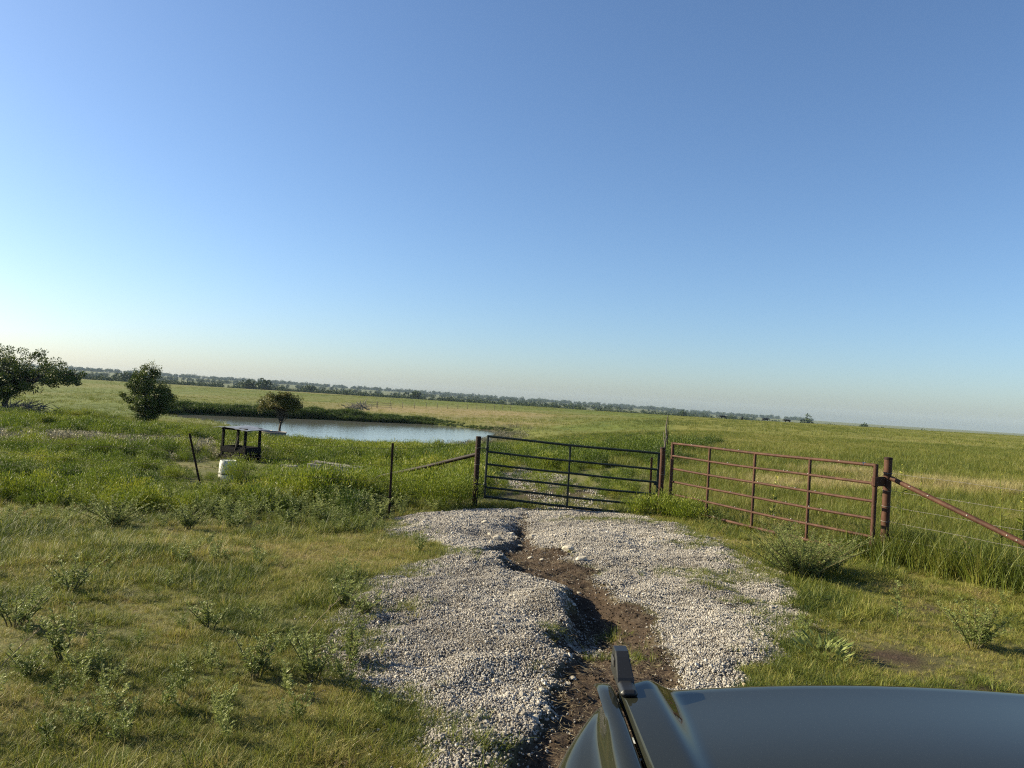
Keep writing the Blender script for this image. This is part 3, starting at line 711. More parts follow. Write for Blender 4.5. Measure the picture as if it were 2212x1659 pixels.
MB().tube([(0, 0, -.4), (.02, 0, .5), (-.015, 0, 1.0), (.03, .01, 1.35), (.0, .01, 1.65), (.035, 0, 2.0)], [.034, .03, .027, .025, .02, .009], 8, jit=.25).build('trunk', M['deadwood'], q, True)
MB().tube([(-.01, 0, 1.15), (-.05, .02, 1.32), (-.055, .02, 1.5)], [.015, .012, .006], 6).build('snag', M['greywood'], q, True)
# the cross fence running away from the middle post
for k_, yy in enumerate((36, 48, 62, 80, 104, 132)):
    xx = RIGHT_LINE * yy + .05
    t_post(xx, yy, H1(xx, yy), H1(xx, yy) + 1.2, '%s steel T-post of the dividing fence beyond the wooden stake' % ('first', 'second', 'third', 'fourth', 'fifth', 'sixth')[k_], group='posts of the dividing fence')

def barbed_wire(pts, label, mat, sag=.03, rad=.0026, group=None):
    pts = np.array(pts, float); root = empty('barbed_wire', tuple(pts[0])); tag(root, label, 'wire', group)
    path = []
    for a, b in zip(pts[:-1], pts[1:]):
        n = max(6, int(np.linalg.norm(b - a) / .35)); f = np.linspace(0, 1, n, endpoint=False)
        q = a + (b - a) * f[:, None]; q[:, 2] -= sag * 4 * f * (1 - f); q[:, 2] += .004 * np.sin(17 * f * n); path.append(q)
    path = np.concatenate(path + [pts[-1:]]) - pts[0]
    MB().tube(path, rad, 4).build('strand', M[mat], root, True)
    seg = np.linalg.norm(np.diff(path, axis=0), axis=1); cum = np.concatenate([[0], np.cumsum(seg)])
    b = MB()
    for d in np.arange(.07, cum[-1], .13):
        c = np.array([np.interp(d, cum, path[:, j]) for j in range(3)])
        for k_ in range(2):
            v = rng.normal(size=3); v /= np.linalg.norm(v); b.tube([c - v * .016, c + v * .016], .0016, 3, cap=False)
    b.build('barbs', M[mat], root)['kind'] = 'stuff'
    return root
E1 = np.array([5.55, 10.96]) + fd * 8.2
rp = t_post(E1[0], E1[1], H1(*E1), 1.42, 'steel T-post of the right fence beyond the brace')
for k_, (z, nm) in enumerate(zip(WZ, ('top', 'second', 'middle', 'fourth', 'lowest'))):
    barbed_wire([(5.55 + .04, 10.9, z), (E1[0], E1[1], z + (.02, .03, -.02, -.02, -.04)[k_])], '%s barbed wire strand of the fence right of the rusty post' % nm, 'wire', .02, .0022)
for k_, (nm, dz) in enumerate((('top', .10), ('second', .42), ('third', .74), ('lowest', 1.02))):
    barbed_wire([(-.66, 16.0, 1.10 - dz * .95), (T1[0], T1[1] - .01, 1.0 - dz), (T2[0] - .36 + .25 * dz, T2[1], .86 - dz * .95), (T3[0], T3[1], .72 - dz)], '%s dark barbed wire strand of the left fence' % nm, 'wire_dark', .03, .0024)

# far fence beyond the pond
for k_ in range(15):
    f = k_ / 14; xx = -29.5 + 29.5 * f; yy = 150 + 52 * f
    q = link('fence_post', MB().tube([(0, 0, -.4), (.02, 0, .7), (0, 0, 1.35)], .06, 6).mesh('fence_post', True), mat=M['deadwood'], loc=(xx, yy, H1(xx, yy)))
    tag(q, '%s fence post from the left in the row beyond the pond' % ('first', 'second', 'third', 'fourth', 'fifth', 'sixth', 'seventh', 'eighth', 'ninth', 'tenth', 'eleventh', 'twelfth', 'thirteenth', 'fourteenth', 'last')[k_], 'fence post', 'posts of the far fence')
q = empty('rail_brace', (-28.2, 151, H1(-28.2, 151))); tag(q, 'low wooden rail panel by the brush pile beyond the pond', 'fence')
for z in (.35, .75, 1.15): MB().tube([(-1.0, -.3, z), (1.4, .2, z - .05), (4.2, .9, z - .08)], .028, 6).build('rail', M['deadwood'], q)
for x_ in (-1.0, 1.4, 4.2): MB().tube([(x_, x_ * .2, -.3), (x_, x_ * .2, 1.35)], .045, 6).build('post', M['deadwood'], q)

# ------------------------------------------------------------------ things in the left pasture
# covered mineral feeder
fz = -.74; fr = empty('mineral_feeder', (-10.05, 28.3, fz), R(-23)); tag(fr, 'dark roofed mineral feeder on four posts in the left pasture', 'feeder')
for x_, y_ in ((-.53, -.38), (.53, -.38), (.53, .38), (-.53, .38)):
    MB().box((x_, y_, .40), (.085, .085, 1.22), bev=.008).build('post', M['dark_timber'], fr)
tr_ = MB().box((0, 0, .12), (1.18, .80, .05)); tr_.box((0, -.40, .22), (1.2, .045, .2)); tr_.box((0, .40, .22), (1.2, .045, .2)); tr_.box((-.6, 0, .22), (.045, .76, .2)); tr_.box((.6, 0, .22), (.045, .76, .2))
tr_.build('trough', M['dark_timber'], fr)
MB().box((0, -.36, -.04), (1.3, .1, .12)).box((0, .36, -.04), (1.3, .1, .12)).build('skid', M['dark_timber'], fr)
XR = np.linspace(-.82, .82, 13); YR = np.linspace(-.62, .62, 5)
Zr = lambda x_, y_: 1.07 - .10 * (np.abs(x_ + .18)) ** 1.2 + .012 * np.sin(x_ * 19) + .015 * np.sin(3 * y_ + x_ * 2)
Vr = [(x_, y_, Zr(x_, y_)) for y_ in YR for x_ in XR] + [(x_, y_, Zr(x_, y_) - .018) for y_ in YR for x_ in XR]
n_ = len(XR); m_ = len(YR); Fr = [[j * n_ + i, j * n_ + i + 1, (j + 1) * n_ + i + 1, (j + 1) * n_ + i] for j in range(m_ - 1) for i in range(n_ - 1)]
Fr += [[q + n_ * m_ for q in f[::-1]] for f in Fr]
Fr += [[i + 1, i, i + n_ * m_, i + 1 + n_ * m_] for i in range(n_ - 1)] + [[(m_ - 1) * n_ + i, (m_ - 1) * n_ + i + 1, (m_ - 1) * n_ + i + 1 + n_ * m_, (m_ - 1) * n_ + i + n_ * m_] for i in range(n_ - 1)]
MB().add(Vr, Fr).build('roof', M['roof'], fr, True)
for y_ in (-.38, .38): MB().box((0, y_, .985), (1.2, .05, .09)).build('roof_beam', M['dark_timber'], fr)
MB().tube([(.1, -.42, .2), (.3, -.5, .75)], .012, 6).build('rod', M['deadwood'], fr)

def stock_tank(x, y, z, dia, h, label):
    root = empty('stock_tank', (x, y, z)); tag(root, label, 'water tank')
    r_ = dia / 2; prof = []
    for k_ in range(9):
        f = k_ / 8; prof.append((r_ - .012 * (k_ % 2), -.1 + (h + .1) * f))
    MB().lathe(prof + [(r_ - .03, h), (r_ - .03, .05), (0.01, .05)], 36, close=False).build('wall', M['tank'], root, True)
    a = np.linspace(0, 2 * math.pi, 37); MB().tube(np.stack([r_ * np.cos(a), r_ * np.sin(a), h + 0 * a], 1), .028, 8, cap=False).build('rim', M['tank_rim'], root, True)
    MB().lathe([(0.01, h - .12), (r_ - .032, h - .12)], 36, close=False).build('water', M['water'], root)
    return root
stock_tank(-17.28, 55.2, -2.22, 1.82, .70, 'round galvanised stock tank beside the small pond tree')
stock_tank(-19.0, 56.6, -2.24, 2.2, .68, 'round stock tank with pale rim behind the roofed feeder')

dr = empty('drum', (-7.45, 20.1, -1.03)); dr.scale = (.78, .78, .97); tag(dr, 'white plastic drum with dark band half hidden in weeds', 'drum')
prof = [(.01, 0), (.26, 0), (.275, .03), (.285, .2), (.29, .27), (.285, .3), (.29, .33), (.29, .55)]
MB().lathe(prof + [(.282, .57), (.282, .60), (.292, .62), (.29, .78), (.275, .92), (.265, .95), (.25, .95), (.245, .93), (.01, .93)], 28, close=False).build('body', M['white_plastic'], dr, True)
MB().lathe([(.284, .565), (.2885, .57), (.2885, .60), (.284, .605)], 28, close=False).build('band', M['drum_band'], dr, True)
MB().lathe([(.01, .945), (.035, .945), (.035, .93)], 12, c=(.12, .1, 0), close=False).build('bung', M['drum_band'], dr)

sb = empty('concrete_trough', (-5.35, 23.6, -.80), R(-14)); tag(sb, 'low pale weathered concrete trough lying among the weeds', 'trough')
for y_ in (-.22, .22): MB().box((0, y_, .17), (1.75, .07, .42), bev=.012).build('side_wall', M['concrete'], sb)
for x_ in (-.84, .84): MB().box((x_, 0, .17), (.07, .375, .41), bev=.01).build('end_wall', M['concrete'], sb)
MB().box((0, 0, .02), (1.6, .375, .1)).build('floor', M['concrete'], sb)
MB().box((-.1, .02, .40), (1.4, .36, .025), np.array([[1, 0, .05], [0, 1, 0], [-.05, 0, 1]])).build('board', M['greywood'], sb)
q = empty('plank', (-6.25, 21.6, H1(-6.25, 21.6) + .42), R(-18)); tag(q, 'short bleached plank end poking from weeds right of the drum', 'plank')
MB().box((0, 0, 0), (.5, .10, .05), np.array([[1, 0, -.05], [0, 1, 0], [.05, 0, 1]]), bev=.006).build('board', M['concrete'], q)
MB().tube([(-.2, 0, -.7), (-.2, 0, 0)], .03, 6).tube([(.2, 0, -.7), (.2, 0, 0)], .03, 6).build('prop', M['greywood'], q)

# cows
def cow_mesh():
    me = bpy.data.meshes.new('cow'); V = []; E_ = []; Rr = []
    def chain(ps, start=None):
        last = start
        for x, y, z, r_ in ps:
            V.append((x, y, z)); Rr.append(r_); i = len(V) - 1
            if last is not None: E_.append((last, i))
            last = i
        return last
    chain([(0, 0, .98, .36)]); hip = chain([(.55, 0, 1.02, .33), (.85, 0, 1.05, .27)], 0); sh = chain([(-.5, 0, 1.0, .36), (-.82, 0, 1.08, .28)], 0)
    chain([(-1.12, 0, 1.12, .2), (-1.38, 0, 1.08, .15), (-1.58, 0, .94, .10), (-1.68, 0, .86, .085)], sh)
    for s_ in (-1, 1):
        chain([(.78, .2 * s_, .8, .17), (.72, .2 * s_, .58, .10), (.84, .2 * s_, .36, .06), (.8, .2 * s_, .08, .05), (.78, .2 * s_, .0, .06)], hip)
        chain([(-.72, .18 * s_, .72, .13), (-.74, .18 * s_, .42, .075), (-.72, .18 * s_, .1, .048), (-.73, .18 * s_, 0, .06)], sh)
        chain([(-1.36, .2 * s_, 1.16, .045)], len(V) - 1 if False else sh + 2)
    chain([(1.1, 0, 1.1, .05), (1.16, 0, .7, .03), (1.15, 0, .45, .045)], hip)
    me.from_pydata(V, E_, []); ob = bpy.data.objects.new('cow', me); COL.objects.link(ob)
    md = ob.modifiers.new('skin', 'SKIN'); ob.modifiers.new('sub', 'SUBSURF').levels = 1
    for i, r_ in enumerate(Rr): me.skin_vertices[0].data[i].radius = (r_, r_)
    me.skin_vertices[0].data[0].use_root = True
    dg = bpy.context.evaluated_depsgraph_get(); out = bpy.data.meshes.new_from_object(ob.evaluated_get(dg)); bpy.data.objects.remove(ob)
    out.materials.clear(); out.materials.append(M['cow']); return out
try:
    CW = cow_mesh()
    for (x, y, rot, lab) in ((68.4, 241, 0.2, 'leftmost black cow grazing on the field crest'), (75.6, 245, 1.2, 'small black cow second from left on the field crest'), (82.2, 242, 3.3, 'black cow third from left on the field crest'), (89.4, 242, .1, 'rightmost black cow on the field crest')):
        c_ = link('cow', CW, loc=(x, y, H1(x, y))); c_.rotation_euler[2] = rot; tag(c_, lab, 'cow', 'black cows on the crest')
except Exception as e:
    print('cow failed', e)

# ------------------------------------------------------------------ trees
def tree(name, base, trunk_top, trunk_r, envs, n_clump, n_leaf, leaf, mat, label, cat='tree', up=.0, seed=1, clump_r=.45, bark='bark', low=None, group=None):
    """envs: ellipsoids (dx,dy,dz,rx,ry,rz) relative to the base that the crown fills with leaf clumps, each on a limb of its own"""
    global rng
    keep = rng; rng = np.random.default_rng(seed)
    root = empty(name, base); tag(root, label, cat, group)
    W_ = np.array([e[3] * e[4] * e[5] for e in envs]) ** .6; W_ = W_ / W_.sum() + .018; W_ /= W_.sum()
    cs = []
    for k_ in range(n_clump):
        e = envs[rng.choice(len(envs), p=W_)]
        d = rng.normal(size=3); d /= np.linalg.norm(d); f = .3 + .85 * rng.random() ** .55
        cs.append(np.array(e[:3]) + d * f * np.array(e[3:]))
    cs = np.array(cs); tt = np.array(trunk_top, float)
    mb = MB(); tp = np.stack([np.interp(np.linspace(0, 1, 6), [0, 1], [0, tt[j]]) for j in range(3)], 1); tp[0, 2] -= .4
    tp[1:-1, :2] += rng.normal(0, trunk_r * .5, (4, 2)); mb.tube(tp, np.linspace(trunk_r * 1.25, trunk_r * .75, 6), 8, jit=.2)
    mb.build('trunk', M[bark], root, True)
    lb = MB()
    for c in cs:
        f = rng.random() ** .7 * .5 + .5; s_ = tt * f; mid = s_ + (c - s_) * .5 + np.array([0, 0, .12 * np.linalg.norm(c - s_)]) + rng.normal(0, .08, 3)
        lb.tube([s_, s_ * .5 + mid * .5 + rng.normal(0, .05, 3), mid, c], np.array([.32, .24, .16, .05]) * trunk_r * (.6 + .6 * rng.random()), 5, cap=False)
    lb.build('limbs', M[bark], root, True)
    per = max(3, n_leaf // n_clump); pc_ = []; dc = []; vv = []
    for c in cs:
        r_ = clump_r * (.55 + .8 * rng.random()); d = rng.normal(size=(per, 3)); d /= np.linalg.norm(d, axis=1)[:, None]
        q = c + d * (r_ * rng.random(per) ** .45)[:, None] * np.array([1, 1, .75])
        if up > 0: q[:, 2] += up * rng.random(per) ** 3 * (rng.random() < .4)
        pc_.append(q); dd = d + rng.normal(0, .5, (per, 3)); dd[:, 2] += .1; dc.append(dd); vv.append(np.clip(.5 + rng.normal(0, .22) + rng.normal(0, .2, per), 0, 1))
    P_ = leaves(np.concatenate(pc_), np.concatenate(dc), leaf * (.6 + .8 * rng.random(per * n_clump)), leaf * .62, v=np.concatenate(vv), flat=.3)
    me = mesh_parts('crown', [P_], M[mat]); link('crown', me, root)
    rng = keep
    return root
b1 = (-40.4, 60.0, H1(-40.4, 60.0))
tree('spreading_tree', b1, (.3, 0, 2.3), .2, [(1.1, 0, 4.2, 3.0, 2.4, 1.25), (4.2, 0, 3.1, 2.0, 1.6, .75), (-.9, 0, 2.6, 1.7, 1.6, 1.0), (-2.6, .5, 3.7, 2.0, 2.0, 1.6), (2.5, 0, 3.2, 2.6, 2.0, .9), (-1.2, -.4, 1.6, 1.5, 1.2, .9), (.8, -.8, 2.4, 2.2, 1.2, .7), (-1.8, -.6, .9, 1.2, 1.0, .6), (-.2, -.6, 1.5, 1.4, 1.0, .6)], 215, 30000, .13, 'leaf', 'large spreading dark tree at the left edge of the pasture', seed=3, clump_r=.40)
b2 = (-26.6, 55.0, H1(-26.6, 55.0))
tree('bushy_tree', b2, (.05, 0, 2.4), .11, [(0.05, 0, 2.3, 1.55, 1.4, 1.35), (0, 0, 3.0, 1.15, 1.1, 1.1), (.1, 0, 1.0, .8, .8, .7), (.3, 0, 2.0, 1.8, 1.5, .8), (-.45, 0, 4.1, .12, .12, .55), (.15, 0, 3.9, .1, .1, .6), (.6, 0, 3.7, .12, .12, .5), (-.9, 0, 3.2, .2, .2, .5), (1.5, 0, 2.6, .5, .3, .4), (-1.5, 0, 2.0, .5, .3, .3), (0, 0, 1.5, 1.3, 1.2, .9), (.1, 0, .6, .9, .9, .45)], 210, 30000, .095, 'leaf', 'dense dark bushy tree with ragged top in the left pasture', seed=5, clump_r=.28, up=.4)
b3 = (-17.55, 57.3, H1(-17.55, 57.3))
tree('small_tree', b3, (.15, 0, 2.0), .085, [(0, 0, 2.85, 1.4, 1.2, .62), (.9, 0, 2.75, .75, .7, .5), (-1.05, 0, 2.55, .7, .6, .45), (.1, 0, 3.25, .9, .8, .4)], 90, 13000, .095, 'leaf_brown', 'small round brownish tree on a thin trunk by the pond', seed=8, clump_r=.28)

def brush(name, loc, limbs, label, spread, seed, mat='greywood', ntw=90, hz=1.2):
    global rng
    keep = rng; rng = np.random.default_rng(seed)
    root = empty(name, loc); tag(root, label, 'branches')
    for a, b, r_ in limbs:
        a = np.array(a, float); b = np.array(b, float); mid = (a + b) / 2 + rng.normal(0, .12, 3)
        MB().tube([a, mid, b], [r_, r_ * .75, r_ * .35], 6, jit=.2).build('limb', M[mat], root, True)
    tw = MB()
    for k_ in range(ntw):
        c = rng.normal(0, 1, 3) * np.array([spread * .42, .5, 0]) + np.array([0, 0, hz * .45 * rng.random()]); d = rng.normal(0, 1, 3) * np.array([.8, .6, .35]); d[2] += .25
        tw.tube([c, c + d * .35 + rng.normal(0, .06, 3), c + d * .75], [.03, .02, .008], 4, cap=False)
    tw.build('twigs', M[mat], root)['kind'] = 'stuff'; rng = keep
    return root
bz = H1(-25.6, 128)
brush('brush_pile', (-25.6, 126, bz + .45), [((-1.6, 0, .1), (.4, .3, 1.0), .12), ((1.5, 0, .1), (-.3, 0, 1.15), .11), ((.2, .3, .2), (1.55, 0, 2.05), .09), ((-1.9, -.2, .2), (-.6, 0, .9), .08), ((-2.8, 0, .6), (-2.0, 0, .1), .09), ((.9, -.3, 0), (.3, 0, 1.5), .1), ((-.9, -.3, 0), (-.1, .2, 1.3), .1), ((-.2, -.5, .1), (1.7, -.2, .5), .1), ((2.0, 0, .05), (.6, -.2, .8), .08), ((-.3, -.4, .0), (-1.2, -.2, 1.05), .08)], 'pile of grey cut branches on the slope beyond the pond', 2.4, 3, ntw=190, hz=1.9)
bz = H1(-38.6, 59.5)
brush('fallen_branches', (-37.6, 58.2, bz + .45), [((-2.6, 0, .2), (-.2, 0, .9), .09), ((-1.6, 0, -.1), (1.4, 0, .75), .08), ((-3.2, 0, .1), (-1.2, 0, .15), .1), ((-.6, .2, 0), (1.0, .2, .9), .06), ((0, 0, 0), (1.9, 0, .4), .06), ((-.2, -.2, .1), (.6, 0, 1.0), .05)], 'heap of bare dead branches under the large left tree', 2.6, 6, 'deadwood', 120, 1.1)

# far woods
def far_tree_mesh(name, seed, n=230):
    global rng
    keep = rng; rng = np.random.default_rng(seed)
    k_ = 12; cs = np.stack([rng.normal(0, 1.6, k_), rng.normal(0, 1.4, k_), 3.2 + rng.normal(0, 1.1, k_)], 1)
    per = n // k_; c = np.repeat(cs, per, 0); d = rng.normal(size=(len(c), 3)); d /= np.linalg.norm(d, axis=1)[:, None]
    q = c + d * (1.5 * rng.random(len(c)) ** .4)[:, None]; q[:, 2] = np.maximum(q[:, 2], .2)
    vv = np.repeat(np.clip(.5 + rng.normal(0, .25, k_), 0, 1), per)
    P_ = leaves(q, d, 1.1, .9, v=np.clip(vv + rng.normal(0, .15, len(q)), 0, 1), flat=.2)
    tv = np.array([(-.15, 0, -1), (.15, 0, -1), (.1, 0, 3), (-.1, 0, 3), (0, -.15, -1), (0, .15, -1), (0, .1, 3), (0, -.1, 3)], float)
    rng_out = mesh_parts(name, [P_, (tv, np.array([[0, 1, 2, 3], [4, 5, 6, 7]]), np.zeros(8))], M['wood_leaf']); rng = keep
    return rng_out
FT = [far_tree_mesh('far_tree_%d' % k_, 60 + k_) for k_ in range(6)]
def polar(th, r_): return r_ * np.sin(np.radians(th)), r_ * np.cos(np.radians(th))
def wood(name, n, th0, th1, r0, r1, s0, s1, label, seed, thr=.0):
    th = th0 + (th1 - th0) * rng.random(n); r_ = r0 + (r1 - r0) * rng.random(n)
    keepm = fbm(th * .9, r_ / 130, seed, 2) > thr; th, r_ = th[keepm], r_[keepm]; x, y = polar(th, r_)
    s_ = s0 + (s1 - s0) * rng.random(len(x)) ** 1.6
    return scatter(name, on_ground(x, y, -.3), FT, s_, tint=rng.normal(0, .3, len(x)), rot=np.stack([0 * x, 0 * x, rng.random(len(x)) * 6.28], 1), label=label, cat='woods')
wood('tree_belt', 1500, -48, 30, 640, 740, .45, 1.02, 'dark belt of trees in the hollow behind the field crest', 71, .33)
wood('hedge_scrub', 500, -46, 12, 540, 640, .4, .8, 'low scrub in front of the far tree belt', 73, .45)
wood('far_woods', 1500, -48, 18, 1250, 1700, .7, 1.3, 'scattered far woods on the middle ridge', 75, .5)
wood('ridge_woods', 2000, -50, 22, 2350, 2800, 1.0, 1.9, 'hazy line of woods on the farthest ridge', 77, .35)
# single trees standing out of the belt
for th, r_, s_, lab in ((-27.2, 600, 1.5, 'round tree standing out of the belt right of the bushy tree'), (-19.3, 610, 1.55, 'broad dark tree rising from the belt above the small pond tree, left one'), (-18.3, 600, 1.65, 'tallest tree of the far belt above the small pond tree'), (-15.1, 620, 1.3, 'dark domed tree in the belt right of the small pond tree'), (-7.3, 640, 1.6, 'rounded tree of the far belt above the brush pile fence'), (12.9, 640, 1.35, 'domed tree on the far skyline above the red gate, left end'), (21.6, 660, 1.5, 'domed tree on the skyline right of the cows'), (25.3, 670, 1.25, 'last separate tree on the skyline toward the right')):
    x, y = polar(th, r_); q = empty('far_tree', (x, y, H1(x, y) - .3), th); tag(q, lab, 'tree')
    src = far_tree_mesh('crown', int(r_ + s_ * 100), 420); c_ = link('crown', src, q); c_.scale = (s_,) * 3
    MB().tube([(0, 0, -.5), (0, 0, 3.5 * s_)], [.3, .15], 6).build('trunk', M['bark'], q)

# ------------------------------------------------------------------ the parked car (its left front corner is in view)
CX = 1.10
car = empty('parked_car', (CX + .03, .3, 0.034)); car.rotation_euler = (0, R(-2.3), 0)
tag(car, 'dark green off-road car whose hood fills the lower right corner', 'car')
def CV(x, y, z): return (x - CX, y - .3, z)          # built where it stands, stored relative to the car
def grid(name, xs_, fn, mat, flip=False, sub=True, thick=0):
    """fn(i,j)->point for a grid xs_=(n,m)"""
    n, m_ = xs_; V = [fn(i, j) for j in range(m_) for i in range(n)]
    F_ = [[j * n + i, j * n + i + 1, (j + 1) * n + i + 1, (j + 1) * n + i] for j in range(m_ - 1) for i in range(n - 1)]
    if flip: F_ = [f[::-1] for f in F_]
    o_ = MB().add(V, F_).build(name, mat, car, True)
    if thick:
        md = o_.modifiers.new('thick', 'SOLIDIFY'); md.thickness = thick; md.offset = -1
    return o_
HA = [0, .1, .2, .3, .4, .48, .53, .55, .562, .574, .586, .598, .610, .622, .634, .646, .655, .665, .68, .70, .725, .738, .745, .749, .75]
HA = [-a for a in HA[:0:-1]] + HA
def hood_z(a, tt=1.0):
    a = abs(a); r_ = min(max((tt - .45) / .5, 0), 1); r_ = r_ * r_ * (3 - 2 * r_)
    z = 1.252 - .034 * r_ - (.012 + .002 * r_) * (a / .56) ** 2
    w_ = .665 - .06 - .045 * r_; s_ = min(max((a - w_) / (.665 - w_), 0), 1); s_ = s_ * s_ * (3 - 2 * s_); z = z * (1 - s_) + s_ * (1.250 - .01 * (a - .66))
    if a > .735: z -= .02 * ((a - .735) / .015) ** 2
    return z
HT = [0, .1, .2, .3, .4, .46, .52, .58, .64, .7, .75, .8, .84, .87, .9, .92, .935, .95, .965, .977, .986, .993, 1.0]
def hood_pt(i, j):
    a = HA[i]; yf = 2.275 - .03 * abs(a / .56) ** 2 - .10 * max(0, (abs(a) - .56) / .19) ** 1.5; tt = HT[j]
    y = .85 + (yf - .85) * tt; u = max(0, (tt - .915) / .085); z = hood_z(a, tt) - .018 * tt - .095 * u ** 2.3 + .01 * math.sin(math.pi * tt)
    return CV(CX + a, y, z)
grid('hood', (len(HA), len(HT)), hood_pt, M['paint'], thick=.012)
FS = [(.0, -.035), (.002, -.006), (.006, .001), (.012, .004), (.03, .005), (.042, .003), (.049, -.003), (.056, -.013), (.063, -.027), (.071, -.041), (.081, -.051), (.096, -.057), (.115, -.060), (.135, -.066), (.153, -.077), (.168, -.094), (.181, -.118), (.192, -.150), (.200, -.190), (.206, -.25), (.21, -.36)]
YF = [.6, .9, 1.2, 1.4, 1.5, 1.6, 1.68, 1.76, 1.82, 1.88, 1.94, 2.0, 2.05, 2.09, 2.12, 2.145]
def fend_pt(side):
    def fn(i, j):
        dx, dz = FS[i]; y = YF[j]; wf = float(np.interp(y, [.6, 1.5, 1.6, 1.68, 1.76, 1.82, 1.88, 1.94, 2.0, 2.05, 2.09, 2.12, 2.145], [1.03, 1.01, .99, .955, .89, .82, .72, .60, .46, .34, .24, .15, .06]))
        z = 1.250 - .018 * (y - .85) / 1.4 + dz - .03 * max(0, (y - 2.0) / .14) ** 2
        x = .345 - dx * wf
        if dx < .05: x = .345 - dx
        x = min(x, .345 - dx * wf * 1.13)
        return CV(x if side < 0 else 2 * CX - x, y, z)
    return fn
for s_ in (-1, 1):
    fo = grid('fender', (len(FS), len(YF)), fend_pt(s_), M['paint'], flip=(s_ < 0))
    # fender flare over the wheel
    xo = .125 if s_ < 0 else 2 * CX - .125
    aa = np.linspace(R(10), R(170), 13)
    MB().tube([CV(xo - .02 * s_ * -1, 1.62 + .50 * math.cos(a), .44 + .50 * math.sin(a)) for a in aa], .045, 8).build('wheel_arch', M['black'], car, True)
    # lower front corner under the fender
    xi = lambda x: x if s_ < 0 else 2 * CX - x
    MB().box(CV(xi(.40), 2.0, .80), (.12, .14, .5), bev=.04).build('front_corner', M['paint'], car, True)
    st = MB(); st.box(CV(xi(.372), 2.045, 1.245), (.046, .17, .022), bev=.008)
    # sight: an upright eyelet, thick at its front
    prof = [(2.165, 1.24), (2.165, 1.300), (2.155, 1.310), (2.108, 1.310), (2.090, 1.300), (2.035, 1.262), (2.02, 1.24)]
    V = [CV(xi(.349 + (.005 if z > 1.29 else 0)), y, z) for y, z in prof] + [CV(xi(.396 - (.005 if z > 1.29 else 0)), y, z) for y, z in prof]
    n_ = len(prof); F_ = [list(range(n_))[::-1], list(range(n_, 2 * n_))] + [[i, (i + 1) % n_, n_ + (i + 1) % n_, n_ + i] for i in range(n_)]
    if s_ > 0: F_ = [f[::-1] for f in F_]
    sg = st.add(V, F_).build('hood_sight', M['black'], car)
    bv = sg.modifiers.new('bevel', 'BEVEL'); bv.width = .006; bv.segments = 2; bv.limit_method = 'ANGLE'
    MB().box(CV(xi(.350), 2.118, 1.280), (.006, .05, .022), bev=.0025).build('sight_slot', M['rubber'], sg)
    MB().lathe([(.01, 0), (.105, 0), (.11, .01), (.1, .05)], 24, c=CV(xi(.42), 2.15, .93), axis='y').build('headlight', M['lamp'], car, True)
    MB().box(CV(xi(.04), .50, 1.36), (.2, .1, .16), bev=.04).build('side_mirror', M['black'], car, True)
    MB().box(CV(xi(.13), .1, .95), (.05, 1.05, .55), bev=.02).build('door', M['paint'], car, True)
    MB().box(CV(xi(.135), -1.2, .95), (.06, 1.5, .6), bev=.02).build('rear_panel', M['paint'], car, True)
    MB().tube([CV(xi(.24), .88, 1.22), CV(xi(.29), .10, 1.80)], .035, 8).build('pillar', M['paint'], car, True)
    MB().tube([CV(xi(.27), -.45, 1.22), CV(xi(.30), -.45, 1.80)], .035, 8).build('pillar', M['paint'], car, True)
    MB().tube([CV(xi(.27), -1.9, 1.22), CV(xi(.30), -1.85, 1.80)], .04, 8).build('pillar', M['paint'], car, True)
    MB().box(CV(xi(.15), .1, .50), (.1, 2.2, .06), bev=.02).build('step', M['black'], car)
    for wy in (1.62, -1.35):
        ty = MB().lathe([(.2, -.13), (.34, -.135), (.385, -.11), (.395, -.06), (.4, 0), (.395, .06), (.385, .11), (.34, .135), (.2, .13)], 32, c=CV(xi(.28), wy, .40), axis='x', close=False).build('wheel', M['rubber'], car, True)
        MB().lathe([(.01, .0), (.05, -.02), (.18, -.03), (.205, -.1), (.21, .1), (.01, .1)], 24, c=CV(xi(.28), wy, .40), axis='x', close=False).build('rim', M['rim'], ty, True)
MB().box(CV(CX, 2.16, .98), (1.2, .05, .2), bev=.02).build('grille', M['black'], car, True)
MB().box(CV(CX, 2.26, .60), (1.75, .22, .2), bev=.05).build('bumper', M['black'], car, True)
MB().box(CV(CX, 1.5, .75), (1.2, 1.2, .5)).build('engine_bay', M['black'], car)
MB().box(CV(CX, -.6, .62), (1.62, 3.0, .4)).build('chassis', M['black'], car)
MB().box(CV(CX, .8, 1.16), (1.5, .16, .06), bev=.02).build('cowl', M['black'], car)
grid('windshield', (9, 6), lambda i, j: CV(CX + (-.80 + .2 * i) * (1 - .04 * j / 5), 0.86 - .15 * j + .05 * (1 - ((i - 4) / 4) ** 2), 1.20 + .118 * j), M['glass'], thick=.006)
MB().box(CV(CX, -.92, 1.84), (1.62, 2.06, .07), bev=.03).build('roof', M['paint'], car, True)
MB().box(CV(CX, -1.97, 1.0), (1.8, .08, .8), bev=.03).build('tailgate', M['paint'], car, True)
for x_ in (.7, 1.5): MB().box(CV(x_, -.1, .95), (.5, .5, .14), bev=.05).box(CV(x_, -.36, 1.3), (.48, .14, .65), bev=.05).build('seat', M['black'], car, True)
MB().box(CV(CX, .62, 1.08), (1.5, .3, .18), bev=.04).build('dashboard', M['black'], car)

